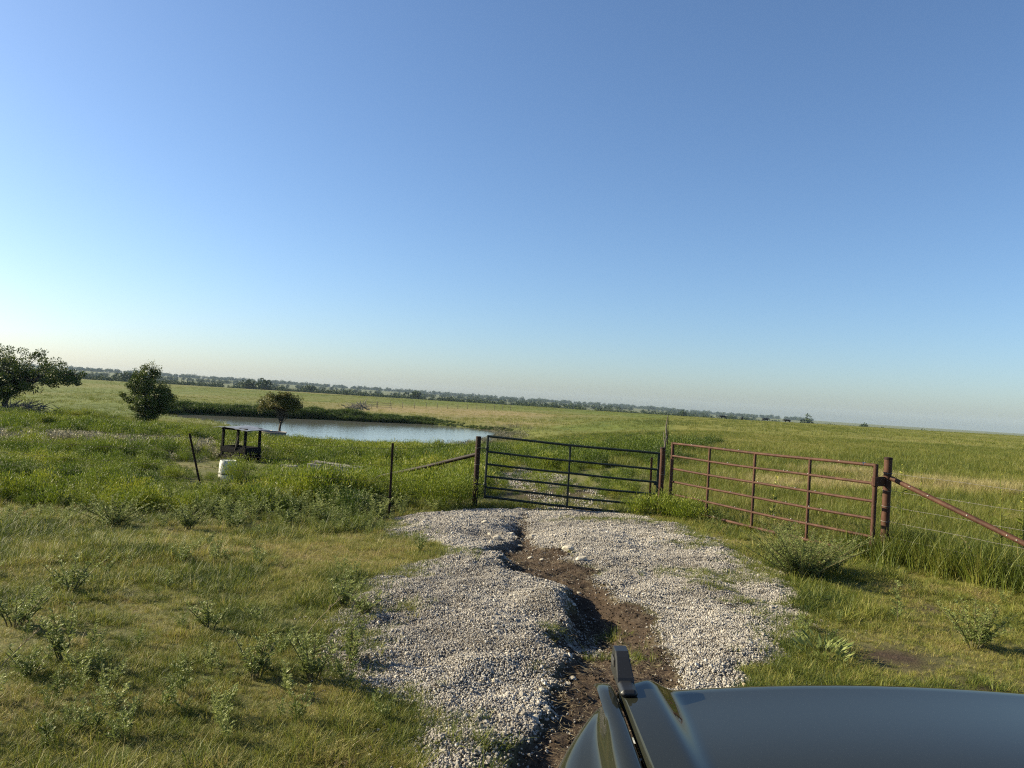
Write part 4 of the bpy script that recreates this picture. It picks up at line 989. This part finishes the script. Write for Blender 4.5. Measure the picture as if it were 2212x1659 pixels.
# ------------------------------------------------------------------ gravel and stones
GS = [p_stone('gravel_stone_%d' % k_, M['gravel'], 200 + k_, 1, .62 + .25 * (k_ % 3) / 2, .3) for k_ in range(9)]
def gravel_points(n):
    x = rng.uniform(-2.6, 4.0, n); y = 3.6 + 12.2 * rng.random(n) ** 1.25
    lg, rg, ru = near_fields(x, y); e = rng.normal(-.03, .07, n) + .14 * (rng.random(n) < .10) * rng.random(n) * 3
    d = np.minimum(lg, rg); keepm = (d < e) | ((ru < 0) & (rng.random(n) < .05 + .22 * smooth(8.5, 10.5, y) + .9 * np.exp(-(((x - .70) / .26) ** 2 + ((y - 6.6) / .42) ** 2) ** 2)))
    keepm &= (ru > -.05 + .16 * (rng.random(n) - .5)) | (rng.random(n) < .10 + .9 * np.exp(-(((x - .70) / .26) ** 2 + ((y - 6.6) / .42) ** 2) ** 2))
    # thin worn patches
    keepm &= fbm(x * 1.7, y * 1.7, 91) + .30 * rng.random(n) > .40
    return x[keepm], y[keepm], d[keepm]
x, y, d_ = gravel_points(760000)
near = np.hypot(x, y); s_ = (.0095 + .014 * rng.random(len(x)) ** 2.6) * (1 + .45 * smooth(7, 15, near)) * (1 + .9 * (rng.random(len(x)) < .015))
s_ = s_ * (1 + .35 * (fbm(x * 2.5, y * 2.5, 92) - .5) * 2)
rt = np.stack([rng.random(len(x)) * 6.28, rng.random(len(x)) * .9 - .45, rng.random(len(x)) * 6.28], 1)
scatter('gravel', on_ground(x, y, .004) + np.stack([0 * x, 0 * x, s_ * .18], 1), GS, s_, tint=np.clip(rng.normal(-.04, .34, len(x)) + .9 * (fbm(x * 1.2, y * 1.2, 93) - .5), -1, 1), rot=rt, label='crushed pale limestone gravel on the drive', cat='gravel')
# thinner gravel on the track past the gate
n = 26000; x = rng.uniform(-1.6, 2.7, n); y = rng.uniform(15.6, 44, n); wx, wy = warp(x, y); q = sdf_poly(wx, wy, TRACK)
kp = (q < .1) & (fbm(x * .55, y * .3, 95) + .2 * rng.random(n) > .56); x, y = x[kp], y[kp]
scatter('track_gravel', on_ground(x, y, .01), GS, .03 + .04 * rng.random(len(x)) ** 2, tint=rng.normal(0, .35, len(x)), rot=np.stack([rng.random(len(x)) * 6.28, 0 * x, rng.random(len(x)) * 6.28], 1), label='thin pale gravel on the track past the green gate', cat='gravel')
# clods, chips and straw in the rut
n = 30000; x = rng.uniform(-.4, 1.5, n); y = rng.uniform(3.6, 14, n); lg, rg, ru = near_fields(x, y); kp = (ru < -.02) & (rng.random(n) < .9); x, y = x[kp], y[kp]
m, t, o = new_mat('soil_clod'); f = mth(t, 'MULTIPLY_ADD', attr(t, 'tint', 'INSTANCER'), .4, .5, clamp=True)
pbsdf(t, o, ramp(t, f, [(0, (0.014, 0.010, 0.007)), (.6, (0.045, 0.032, 0.022)), (1, (0.11, 0.083, 0.058))]), .95, spec=.1)
CL = [p_stone('clod_%d' % k_, m, 300 + k_, 1, .6, .35) for k_ in range(4)]
scatter('soil_clods', on_ground(x, y, 0), CL, .008 + .022 * rng.random(len(x)) ** 2.5, tint=rng.normal(0, .4, len(x)), rot=np.stack([rng.random(len(x)) * 6.28, 0 * x, rng.random(len(x)) * 6.28], 1), label='crumbled brown soil clods in the rut', cat='soil')
n = 2200; x = rng.uniform(-.6, 1.6, n); y = rng.uniform(3.7, 14, n); lg, rg, ru = near_fields(x, y); kp = (np.abs(ru) < .09) & (x < .95 + .3 * (y < 8)) & (rng.random(n) < .8); x, y = x[kp], y[kp]
scatter('rut_rubble', on_ground(x, y, .003), GS + CL, .02 + .05 * rng.random(len(x)) ** 2.5, tint=rng.normal(-.1, .4, len(x)), rot=np.stack([rng.random(len(x)) * 6.28, 0 * x, rng.random(len(x)) * 6.28], 1), label='broken stones and soil crumbs along the eroded rut edges', cat='rubble')
SG = []
for k_ in range(4):
    n_ = 7; b = np.stack([rng.normal(0, .05, n_), rng.normal(0, .05, n_), .004 + .01 * rng.random(n_)], 1); a = rng.random(n_) * 6.28
    SG.append(mesh_parts('straw_bits', [leaves(b, np.stack([np.cos(a), np.sin(a), .15 * rng.random(n_)], 1), .025 + .05 * rng.random(n_), .0028, flat=3)], M['straw']))
n = 2600; x = rng.uniform(-.5, 1.5, n); y = rng.uniform(3.6, 14, n); lg, rg, ru = near_fields(x, y); kp = (ru < -.03) & (fbm(x * 2, y * 2, 96) > .42); x, y = x[kp], y[kp]
scatter('straw_litter', on_ground(x, y, .005), SG, .7 + .7 * rng.random(len(x)), label='dry straw bits lying in the dirt rut', cat='straw', rot=np.stack([0 * x, 0 * x, rng.random(len(x)) * 6.28], 1))

ROCKS = [((.89, 10.18), .19, 'flat cream limestone slab on the right lip of the rut'), ((.99, 9.46), .17, 'long pale limestone chip below the cream slab'), ((.39, 10.14), .09, 'small flat chip left of the cream slab in the rut'), ((.53, 9.83), .08, 'small chip in the rut just right of the flat chip'), ((-.09, 11.10), .16, 'cream limestone rock in the rut nearest the mound by the gate'), ((-.17, 10.68), .11, 'rock beside the cream rock below the gate mound'), ((.26, 11.22), .12, 'rock in the rut right of the cream rock by the mound'), ((.58, 5.57), .065, 'white stone in the dark rut left of the hood sight'), ((.53, 5.45), .07, 'pale stone just below the white stone in the rut'), ((.35, 4.87), .05, 'small stone in the near rut left of the fender'), ((.27, 4.69), .045, 'smallest stone in the near rut at the bottom edge'), ((1.16, 9.0), .06, 'stone on the right side of the rut below the long chip'), ((1.31, 8.19), .07, 'stone at the rut edge next to a grass tuft on the right'), ((-.57, 6.33), .05, 'lone pale stone in the middle of the left gravel'), ((-.26, 4.19), .06, 'broad pale stone at the near tip of the left gravel'), ((-.06, 4.22), .055, 'stone beside the broad pale stone at the near gravel tip'), ((.27, 4.75), .07, 'large grey stone at the foot of the left gravel edge'), ((.33, 5.15), .06, 'stone above the large grey one at the foot of the gravel edge'), ((1.07, 6.26), .07, 'stone on the right rut edge straight above the hood sight'), ((-.31, 12.45), .12, 'rock on the gravel mound by the gate'), ((.84, 10.54), .10, 'rock on the right lip just beyond the cream slab'), ((.86, 8.16), .05, 'small stone in the rut beside the gravel tongue'), ((.15, 11.9), .13, 'rock in the shaded rut nearest the green gate'), ((.45, 11.6), .11, 'rock in the rut between the gate mound and right gravel'), ((-.2, 11.8), .10, 'rock on the left lip of the rut below the gate mound'), ((.0, 10.3), .09, 'rock at the bend where the rut meets the left gravel'), ((.7, 10.9), .09, 'pale rock on the right lip of the rut below the gate')]
for k_, ((x_, y_), s0, lab) in enumerate(ROCKS):
    me = p_stone('limestone_rock', M['rock'], 400 + k_, 2, .55, .2); r_ = link('limestone_rock', me, loc=(x_, y_, H1(x_, y_) + s0 * .12))
    r_.scale = (s0, s0, s0 * .9); r_.rotation_euler = (.15 * rng.normal(), .15 * rng.normal(), rng.random() * 6.28)
    tag(r_, lab or 'small pale limestone rock lying loose in or beside the rut', 'rock', 'limestone rocks along the rut')

# ------------------------------------------------------------------ grass and weeds
def veg_mask(x, y):
    """0 where gravel, bare soil or water is, 1 on open turf"""
    lg, rg, ru = near_fields(x, y); m_ = smooth(-.06, .12, np.minimum(lg, rg)) * smooth(-.02, .12, ru)
    k_ = (np.abs(x) < 9) & (y > 12) & (y < 60)
    if k_.any():
        wx, wy = warp(x[k_], y[k_]); m_[k_] *= .30 + .70 * smooth(-.3, .4, sdf_poly(wx, wy, TRACK) + (fbm(x[k_] * .7, y[k_] * .7, 97) - .4) * 1.6)
    m_ *= smooth(.1, .8, pond_sd(x, y))
    m_ *= ~((x > 0) & (x < 2.2) & (y < 2.5))
    return m_
def thin(x, y, p): k_ = rng.random(len(x)) < p; return x[k_], y[k_]
def lushness(x, y):
    """tall weeds: behind the left fence and just before it"""
    edge = np.where(x < -2.2, 11.6 + .9 * (fbm(x * .5, y * .5, 98) - .5) * 2, 14.4)
    return smooth(0, 2.2, y - edge) * smooth(.5, -.8, x - np.where(y > 17, RIGHT_LINE * y - .3, -.3))
def right_field(x, y): return smooth(-.3, .6, x - np.maximum(RIGHT_LINE * y, 3.37 + (15.4 - y) * .43)) * (y > 4)

SGr = [p_tuft(36, .055, .062, .0034, 1.3, M['grass'], 'short_grass', .2) for _ in range(8)]
SGr += [p_tuft(18, .045, .115, .0036, .8, M['grass'], 'seed_grass', .25) for _ in range(3)]
TG = [p_tuft(34, .10, .34, .0065, .55, M['tall_grass'], 'tall_grass', .12) for _ in range(6)]
TF = [p_tuft(42, .26, .36, .012, .6, M['tall_grass'], 'far_grass', .12, 2) for _ in range(5)]
TX = [p_tuft(40, .75, .42, .036, .6, M['tall_grass'], 'distant_grass', .1, 1) for _ in range(4)]

# short mown grass, near
XS = []; 
for n, r0, r1 in ((32000, 3.0, 6.5), (40000, 6.5, 11), (26000, 11, 17)):
    x, y = sector(n, r0, r1, -46, 46); x, y = thin(x, y, veg_mask(x, y) * (1 - .75 * lushness(x, y)) * (1 - .45 * right_field(x, y))); XS.append(np.stack([x, y], 1))
XY = np.concatenate(XS); x, y = XY[:, 0], XY[:, 1]
dr_ = dry_field(x, y); bare = fbm(x * 1.1, y * 1.1, 101); lg, rg, ru = near_fields(x, y)
bd = np.zeros(len(x))
for cx, cy, s0 in ((3.3, 6.35, .42), (3.75, 5.6, .5), (4.55, 8.1, .35), (3.35, 10.0, .5)): bd = np.maximum(bd, np.exp(-((x - cx) / s0) ** 2 - ((y - cy) / (s0 * .8)) ** 2))
kp = rng.random(len(x)) > bd * .75 + smooth(.62, .8, bare) * .45; x, y, dr_ = x[kp], y[kp], dr_[kp]
patch = fbm(x * .9, y * .9, 103)
ss = (.65 + .7 * rng.random(len(x))) * (.60 + .75 * smooth(.3, .75, patch) + .5 * smooth(.5, .8, fbm(x * 3.2, y * 3.2, 143))) * (.66 + .58 * smooth(5, 13, np.hypot(x, y)))
scatter('mown_grass', on_ground(x, y), SGr, ss, tint=np.clip(.55 * dr_ + 1.7 * (.5 - patch) + 1.3 * (fbm(x * 3.2, y * 3.2, 141) - .5) + rng.normal(0, .28, len(x)), -1, 1), idx=np.where(rng.random(len(x)) < .2, rng.integers(8, 11, len(x)), rng.integers(0, 8, len(x))), label='short half-dry grass covering the verge on both sides of the drive', cat='grass')

def grey_band(x, y):
    return np.exp(-((y - 32 - .25 * (x + 14) + 4 * (fbm(x * .12, y * .12, 119) - .5)) / 3.2) ** 2) * smooth(-9, -11, x) * smooth(.36, .52, fbm(x * .35, y * .6, 121))
def clear_low(x, y):
    """growth is low on the grazed shore and round the feeder and the tanks"""
    f = (1 - .66 * smooth(44, 54, y) * smooth(-37, -31, x + 0 * y)) * (1 - .28 * smooth(-3.8, -5.5, x) * smooth(30, 22, y))
    for cx, cy, s0 in ((-10.0, 27.3, 1.8), (-9.2, 25.0, 1.9), (-8.6, 23.0, 1.8), (-8.1, 21.2, 1.3), (-7.0, 18.6, 1.3), (-6.5, 17.2, 1.0), (-16.6, 52.2, 3.0), (-17.5, 54.0, 2.4), (-19.3, 55, 2.2), (-7.6, 19.4, .8), (-5.1, 22.6, 1.3)): f = f * (1 - .72 * np.exp(-((x - cx) / s0) ** 2 - ((y - cy) / s0) ** 2))
    return f
# tall grass, middle distance
XS = []
for n, r0, r1, th0, th1 in ((5200, 4.5, 11, 18, 46), (17000, 9.5, 20, -46, 46), (20000, 18, 34, -46, 46)):
    x, y = sector(n, r0, r1, th0, th1); rf = right_field(x, y); lu = lushness(x, y)
    behind = smooth(15.2, 16.4, y) * (x > -2)
    p = veg_mask(x, y) * np.clip(.95 * rf + .28 * lu + .6 * behind * (1 - lu), 0, 1)
    near_r = (x > 3.9) & (y < 11) & ((x - 5.55) * .881 + (y - 10.96) * .473 < -.1); p = np.where(near_r, p * .25, p)
    x, y = thin(x, y, p); XS.append(np.stack([x, y], 1))
XY = np.concatenate(XS); x, y = XY[:, 0], XY[:, 1]; rf = right_field(x, y)
patch = fbm(x * .6, y * .6, 105)
ss = (.6 + .6 * rng.random(len(x))) * (.6 + .8 * patch) * (.74 + .06 * rf) * (1 - .35 * ((x > -1) & (x < 3.3) & (y > 15)))
scatter('tall_grass', on_ground(x, y), TG, ss * (.5 + .5 * clear_low(x, y)) * (1 - .45 * lushness(x, y)), tint=np.clip(.5 * dry_field(x, y) + .9 * np.exp(-((y - 21.5 - .3 * (x - 8)) / 1.6) ** 2) * smooth(5.5, 8, x) + .9 * (.5 - patch) + .10 * rf + rng.normal(0, .22, len(x)), -1, 1), label='knee-high grass of the pasture behind the gates', cat='grass')

x, y = sector(42000, 30, 80, -46, 46); x, y = thin(x, y, veg_mask(x, y)); rf = right_field(x, y); patch = fbm(x * .3, y * .3, 107)
scatter('pasture_grass', on_ground(x, y), TF, (.55 + .6 * rng.random(len(x))) * (.55 + .7 * patch) * (.4 + .6 * clear_low(x, y)), tint=np.clip(.55 * dry_field(x, y) + .9 * (.5 - patch) + .10 * rf + rng.normal(0, .2, len(x)), -1, 1), label='green pasture grass in the middle distance', cat='grass')
x, y = sector(52000, 75, 300, -46, 46, .85); x, y = thin(x, y, veg_mask(x, y)); rf = right_field(x, y); patch = fbm(x * .08, y * .05, 109)
scatter('distant_grass', on_ground(x, y, -.03), TX, (.6 + .5 * rng.random(len(x))) * (.45 + .6 * patch) * (1 - .5 * smooth(120, 190, np.hypot(x, y))), tint=np.clip(.6 * dry_field(x, y) + .6 * (.5 - patch) + .12 * rf + rng.normal(0, .15, len(x)), -1, 1), label='distant grass of the open fields', cat='grass')

# soft green weeds of the left pasture
BW = [p_broom(900, .30, .50, M['broom'], 'broomweed', .06, .011) for _ in range(6)]
BF = [p_broom(900, .42, .55, M['broom'], 'broomweed_far', .09, .020) for _ in range(4)]
x, y = sector(4200, 11, 30, -46, 14); x, y = thin(x, y, veg_mask(x, y) * np.clip(lushness(x, y), 0, 1) * smooth(.40, .58, fbm(x * .5, y * .5, 111) + .08 * rng.random(len(x))) * np.where(x > -.6, .35, 1) * (1 - .85 * grey_band(x, y)))
patch = fbm(x * .5, y * .5, 111)
scatter('broomweed_patch', on_ground(x, y, -.03), BW, (.35 + 1.05 * rng.random(len(x)) ** 2.0) * (.6 + .8 * patch) * np.where(x < -.6, 1, .6) * clear_low(x, y), tint=np.clip(2.2 * (fbm(x * .35, y * .35, 113) - .52) + rng.normal(0, .25, len(x)), -1, 1), label='soft feathery green weeds behind the left fence', cat='weeds')
x, y = sector(14000, 28, 75, -46, 16); x, y = thin(x, y, veg_mask(x, y) * smooth(.42, .58, fbm(x * .22, y * .22, 115) + .1 * rng.random(len(x))) * (1 - .8 * right_field(x, y)) * (1 - .85 * grey_band(x, y)))
scatter('green_weeds', on_ground(x, y, -.04), BW, (.5 + 1.3 * rng.random(len(x)) ** 1.7) * clear_low(x, y), tint=np.clip(2.2 * (fbm(x * .16, y * .16, 117) - .53) + rng.normal(0, .25, len(x)), -1, 1), label='mounded green weeds across the left pasture down to the pond', cat='weeds')
# grey-brown croton band
GW = [p_leafy(160, .42, .32, 'grey_weed', M['greyweed'], .09, .03) for _ in range(4)]
x, y = sector(9000, 21, 46, -46, -12); x, y = thin(x, y, grey_band(x, y)); scatter('grey_weeds', on_ground(x, y), GW, (.6 + .7 * rng.random(len(x))) * (.4 + .6 * clear_low(x, y)), tint=rng.normal(.1, .4, len(x)), label='greyish seeding weeds in a ragged band across the left pasture', cat='weeds')
x, y = sector(2600, 60, 100, -12, 3); k_ = smooth(3.5, .3, pond_sd(x, y)) * smooth(-9, -4, x); x, y = thin(x, y, k_ * .35)
scatter('mud_bank_weeds', on_ground(x, y), GW, .8 + .8 * rng.random(len(x)), tint=-.4 + rng.normal(0, .3, len(x)), label='brown weeds on the muddy right end of the pond', cat='weeds')
# dark weeds on the far pond bank
n = 26000; x = rng.uniform(-75, 4, n); y = rng.uniform(84, 116, n); d_ = pond_sd(x, y); left = (x < -38)
kp = (d_ > .1) & (d_ < np.where(left, 3.5, 1.2 + 2.2 * smooth(-4, -14, x))) & (y > 92)
x, y = x[kp], y[kp]; x, y = thin(x, y, .8)
scatter('bank_weeds', on_ground(x, y, -.05), BF, (.8 + 1.0 * rng.random(len(x)) ** 1.5) * (.3 + .7 * smooth(-3, -26, x)) * (.6 + .8 * fbm(x * .4, y * .4, 133)), tint=np.clip(-.85 + rng.normal(0, .25, len(x)), -1, 1), label='dark tall weeds lining the far bank of the pond', cat='weeds')

RT = [p_rag(7, .34, .17, 'ragweed', leaf=.075) for _ in range(5)]
x, y = sector(3200, 11, 26, -46, -3); x, y = thin(x, y, veg_mask(x, y) * lushness(x, y) * smooth(.42, .56, fbm(x * .6, y * .6, 161)) * .8)
scatter('mixed_weeds', on_ground(x, y, -.02), RT, (.7 + .8 * rng.random(len(x))) * (.35 + .65 * clear_low(x, y)), tint=rng.normal(-.15, .45, len(x)), label='mixed leafy weeds in the growth along the left fence', cat='weeds')
# ragweed through the verge
RW = [p_rag(4, .24, .11, 'ragweed', leaf=.07) for _ in range(6)]
x, y = sector(3600, 4.2, 17, -46, -6); cl = smooth(.50, .66, fbm(x * .55, y * .55, 123)); x, y = thin(x, y, veg_mask(x, y) * (cl * .42 + .02 + .25 * np.exp(-((x + 1.25) / .5) ** 2 - ((y - 5.6) / 1.6) ** 2)))
scatter('ragweed_patch', on_ground(x, y), RW, .35 + .55 * rng.random(len(x)), tint=rng.normal(.05, .3, len(x)), label='young ragweed scattered through the left verge', cat='weeds')
x, y = sector(700, 5, 16, 12, 46); x, y = thin(x, y, veg_mask(x, y) * smooth(.52, .68, fbm(x * .7, y * .7, 125)) * .5)
scatter('ragweed_verge', on_ground(x, y), RW, .4 + .6 * rng.random(len(x)), tint=rng.normal(-.1, .3, len(x)), label='low weeds through the right verge', cat='weeds')
# tall grass clumps under the right-hand fence
n = 1500; s0 = rng.uniform(-.5, 8, n); off = rng.normal(.35, .35, n); x = 5.55 + fd[0] * s0 + .881 * off; y = 10.96 + fd[1] * s0 + .473 * off
kp = fbm(x * 1.3, y * 1.3, 127) > .40; x, y = x[kp], y[kp]
scatter('fence_grass', on_ground(x, y), TG, .9 + .7 * rng.random(len(x)), tint=np.clip(rng.normal(-.15, .3, len(x)), -1, 1), label='rank tall grass under the right-hand wire fence', cat='grass')
# tufts invading the gravel
TX_ = [(-1.5, 7.5, .35, .25), (-1.2, 8.4, .4, .2), (-1.25, 6.6, .2, .3), (-.75, 9.6, .3, .3), (-1.05, 5.7, .18, .3), (-.6, 4.75, .2, .2), (-1.6, 11.3, .4, .3), (-1.9, 12.6, .3, .5), (3.35, 9.6, .3, .6), (2.75, 7.0, .25, .3), (3.1, 12.2, .25, .5), (2.55, 8.9, .55, .12), (2.35, 8.35, .25, .1), (2.6, 7.85, .3, .08), (2.9, 7.35, .35, .08), (2.55, 9.2, .6, .1), (-.85, 6.9, .22, .12), (-.35, 4.55, .25, .1), (-.12, 4.3, .2, .06), (1.08, 6.9, .14, .1), (1.0, 6.1, .2, .12), (-.2, 10.0, .15, .1), (2.9, 11.2, .4, .15), (2.05, 13.8, .9, .25), (.45, 6.5, .1, .06), (2.6, 6.5, .35, .25)]
PX = []
for cx, cy, sx, sy in TX_:
    k_ = int(260 * sx * max(sy, .1) * 6); PX.append(np.stack([rng.normal(cx, sx * .6, k_), rng.normal(cy, sy, k_)], 1))
XY = np.concatenate(PX); x, y = XY[:, 0], XY[:, 1]
scatter('gravel_tufts', on_ground(x, y), SGr, .6 + .5 * rng.random(len(x)), tint=rng.normal(-.15, .3, len(x)), label='small grass patches growing through the gravel', cat='grass')

n = 1500; f_ = rng.random(n); x = 11.2 + 5.5 * f_ + rng.normal(0, .5, n); y = 27.5 - 7.5 * f_ + rng.normal(0, .5, n); kp = fbm(x * .8, y * .8, 151) > .38; x, y = x[kp], y[kp]
scatter('straw_grass', on_ground(x, y), TG, .75 + .5 * rng.random(len(x)), tint=np.clip(rng.normal(1.0, .25, len(x)), .3, 1.3), label='strip of bleached dry grass in the right field', cat='grass')

# single plants that stand out
def plant(name, x, y, foliage, fmat, stems, label, cat='weed', scale=1.0, group=None, rot=None):
    root = empty(name, (x, y, H1(x, y) - .01), rng.random() * 6.28 if rot is None else rot); root.scale = (scale,) * 3; tag(root, label, cat, group)
    me = mesh_parts('foliage', foliage, fmat); link('foliage', me, root)
    if stems:
        mb = MB()
        for pts in stems: mb.tube(pts, np.linspace(.006, .002, len(pts)), 5, cap=False)
        mb.build('stems', M['stem'], root)
    return root
def ragweed(x, y, nst, h, rad, label, leaf=.075, mat='rag'):
    st, lv = ragweed_parts(nst, h, rad, leaf, .0085); return plant('ragweed', x, y, lv, M[mat], st, label, group='single ragweed plants')
ragweed(3.72, 9.35, 80, .60, .62, 'large feathery green bush in front of the red gate', .06)
ragweed(4.2, 9.7, 16, .45, .4, 'smaller green bush right of the large bush by the red gate')
ragweed(-2.97, 5.22, 5, .42, .16, 'tallest pale ragweed in the left foreground')
ragweed(-3.05, 4.96, 4, .25, .14, 'ragweed just below the tallest pale one at far left')
ragweed(-4.0, 7.05, 9, .34, .3, 'ragweed clump left of the yellow mown strip')
ragweed(-2.34, 6.15, 5, .28, .16, 'ragweed in the middle of the left verge')
ragweed(-1.62, 5.1, 7, .3, .22, 'bushy ragweed nearest the left gravel, lower one')
ragweed(-1.24, 5.15, 7, .36, .2, 'ragweed overhanging the left gravel edge')
ragweed(-1.06, 5.45, 4, .34, .12, 'slim ragweed standing in the left gravel edge')
ragweed(-1.42, 6.95, 9, .26, .24, 'ragweed clump at the gravel edge beyond the slim one')
ragweed(-1.2, 6.75, 6, .2, .2, 'low green weed spilling onto the left gravel')
ragweed(-3.8, 5.95, 10, .3, .34, 'wide grey-green ragweed clump at the left edge')
ragweed(-4.75, 11.4, 14, .42, .3, 'dark round weed in the taller growth left of the drive')
ragweed(-5.85, 11.3, 26, .42, .55, 'broad pale weed mound left of the dark round weed')
ragweed(4.3, 6.8, 14, .4, .34, 'green bush at the right edge in the verge')
ragweed(3.95, 7.45, 1, .42, .04, 'single upright leafy stalk in the right verge', .09)
q = p_leafy(150, .20, .22, 'foliage', M['rag'], .085, .022); root = empty('leafy_weed', (2.72, 6.3, H1(2.72, 6.3))); tag(root, 'long-leaved green weed at the right edge of the gravel', 'weed'); link('foliage', q, root)

def broom_plant(x, y, n, rad, h, label):
    me = p_broom(int(n * 3.2), rad, h, M['broom'], 'foliage', .06, .010); root = empty('broomweed', (x, y, H1(x, y) - .03)); tag(root, label, 'weed', 'single broomweed plants'); me.materials.clear(); me.materials.append(M['broom_bright']); link('foliage', me, root)
    mb = MB()
    for k_ in range(7):
        a = rng.random() * 6.28; mb.tube([(0, 0, -.03), (.25 * rad * math.cos(a), .25 * rad * math.sin(a), h * .3), (.6 * rad * math.cos(a), .6 * rad * math.sin(a), h * .65)], [.008, .005, .003], 4, cap=False)
    mb.build('stems', M['stem'], root)
broom_plant(-1.35, 15.75, 1500, .62, .86, 'feathery green weed between the T-post and the green gate')
broom_plant(-.95, 16.25, 900, .46, .72, 'feathery weed crowding the left gate post')
broom_plant(-2.3, 16.4, 1500, .68, .88, 'feathery green weed behind the straight T-post')
broom_plant(-3.3, 16.5, 1500, .72, .86, 'bright feathery mound left of the straight T-post')
broom_plant(-4.15, 16.6, 1400, .68, .80, 'bright feathery mound below the concrete trough')
broom_plant(-5.05, 16.9, 1400, .66, .82, 'bright feathery mound right of the white drum')
broom_plant(-6.98, 19.6, 900, .42, .75, 'dark feathery weed covering the right side of the white drum')
broom_plant(3.15, 14.95, 700, .34, .50, 'feathery weed at the foot of the middle gate post')
broom_plant(3.55, 14.5, 800, .42, .42, 'dark weed under the left end of the red gate')
broom_plant(2.75, 15.2, 500, .3, .42, 'green weed under the right end of the green gate')
broom_plant(.95, 21.2, 700, .5, .55, 'leafy bush on the track past the green gate')
broom_plant(4.85, 24.0, 500, .5, .75, 'dark leafy bush beside the tall wooden stake')

def flower_stalk(x, y, h, label):
    root = empty('flower_stalk', (x, y, H1(x, y) - .02)); tag(root, label, 'wildflower', 'yellow flower stalks in the right field')
    zz = np.linspace(0, h, 7); p = np.stack([.03 * np.sin(zz * 3 + x), .02 * np.cos(zz * 2 + x), zz], 1)
    MB().tube(p, np.linspace(.009, .004, 7), 5).build('stalk', M['tall_grass'], root)
    n = 13; ti = .62 + .38 * rng.random(n) ** .7; c = np.stack([np.interp(ti, zz / h, p[:, j]) for j in range(3)], 1); a = rng.random(n) * 6.28
    link('flowers', mesh_parts('flowers', [leaves(c, np.stack([np.cos(a), np.sin(a), .6 + 0 * a], 1), .045, .026, flat=.5)], M['yellow']), root)
    n = 26; ti = .1 + .5 * rng.random(n); c = np.stack([np.interp(ti, zz / h, p[:, j]) for j in range(3)], 1); a = rng.random(n) * 6.28
    link('leaves', mesh_parts('leaves', [leaves(c, np.stack([np.cos(a), np.sin(a), .5 + 0 * a], 1), .14, .035, flat=1)], M['tall_grass']), root)
flower_stalk(7.36, 14.0, 1.22, 'yellow flower stalk just right of the thick rusty post')
flower_stalk(8.29, 15.0, 1.28, 'second yellow flower stalk from the thick rusty post')
flower_stalk(6.85, 10.4, 1.40, 'tallest yellow flower stalk before the brace near the right edge')
flower_stalk(7.3, 10.6, 1.3, 'yellow flower stalk at the right edge of the picture')
flower_stalk(4.75, 13.3, 1.0, 'leafy yellow-green stalk behind the red gate')

# dry bent grass stems
def dry_stem(x, y, h, lean, label):
    root = empty('dry_stem', (x, y, H1(x, y))); tag(root, label, 'grass stem', 'bleached single grass stems')
    zz = np.linspace(0, 1, 6); MB().tube(np.stack([lean * zz ** 1.5, .1 * lean * zz, h * zz], 1), np.linspace(.004, .002, 6), 5).build('stalk', M['straw'], root)
    n = 14; ti = .75 + .25 * rng.random(n); c = np.stack([lean * ti ** 1.5, .1 * lean * ti, h * ti], 1); d = rng.normal(0, .3, (n, 3)); d[:, 2] += 1
    link('seed_head', mesh_parts('seed_head', [leaves(c, d, .03, .006)], M['straw']), root)
dry_stem(6.35, 9.9, .55, -.35, 'pale dry stem leaning left under the brace')
dry_stem(6.75, 9.5, .5, .12, 'pale dry stem upright below the brace near the right edge')
dry_stem(-3.0, 4.35, .5, .35, 'bleached stem leaning right in the bottom left corner')
dry_stem(-1.5, 5.75, .42, .3, 'bleached stem beside the left gravel edge')

# ------------------------------------------------------------------ air
hz = link('haze', mesh_np('haze', [(x_, y_, z_) for x_ in (-3700, 3700) for y_ in (-140, 3600) for z_ in (-24, 36)], [[0, 1, 3, 2], [4, 6, 7, 5], [0, 4, 5, 1], [2, 3, 7, 6], [0, 2, 6, 4], [1, 5, 7, 3]]))
m = bpy.data.materials.new('haze'); m.use_nodes = True; t = m.node_tree; t.nodes.clear(); o = t.nodes.new('ShaderNodeOutputMaterial')
v_ = t.nodes.new('ShaderNodeVolumePrincipled'); v_.inputs['Color'].default_value = (.62, .80, 1.0, 1); v_.inputs['Density'].default_value = 0.00007; v_.inputs['Anisotropy'].default_value = 0.0
t.links.new(v_.outputs[0], o.inputs['Volume']); hz.data.materials.append(m); tag(hz, kind='stuff', label='thin blue summer haze over the far fields')
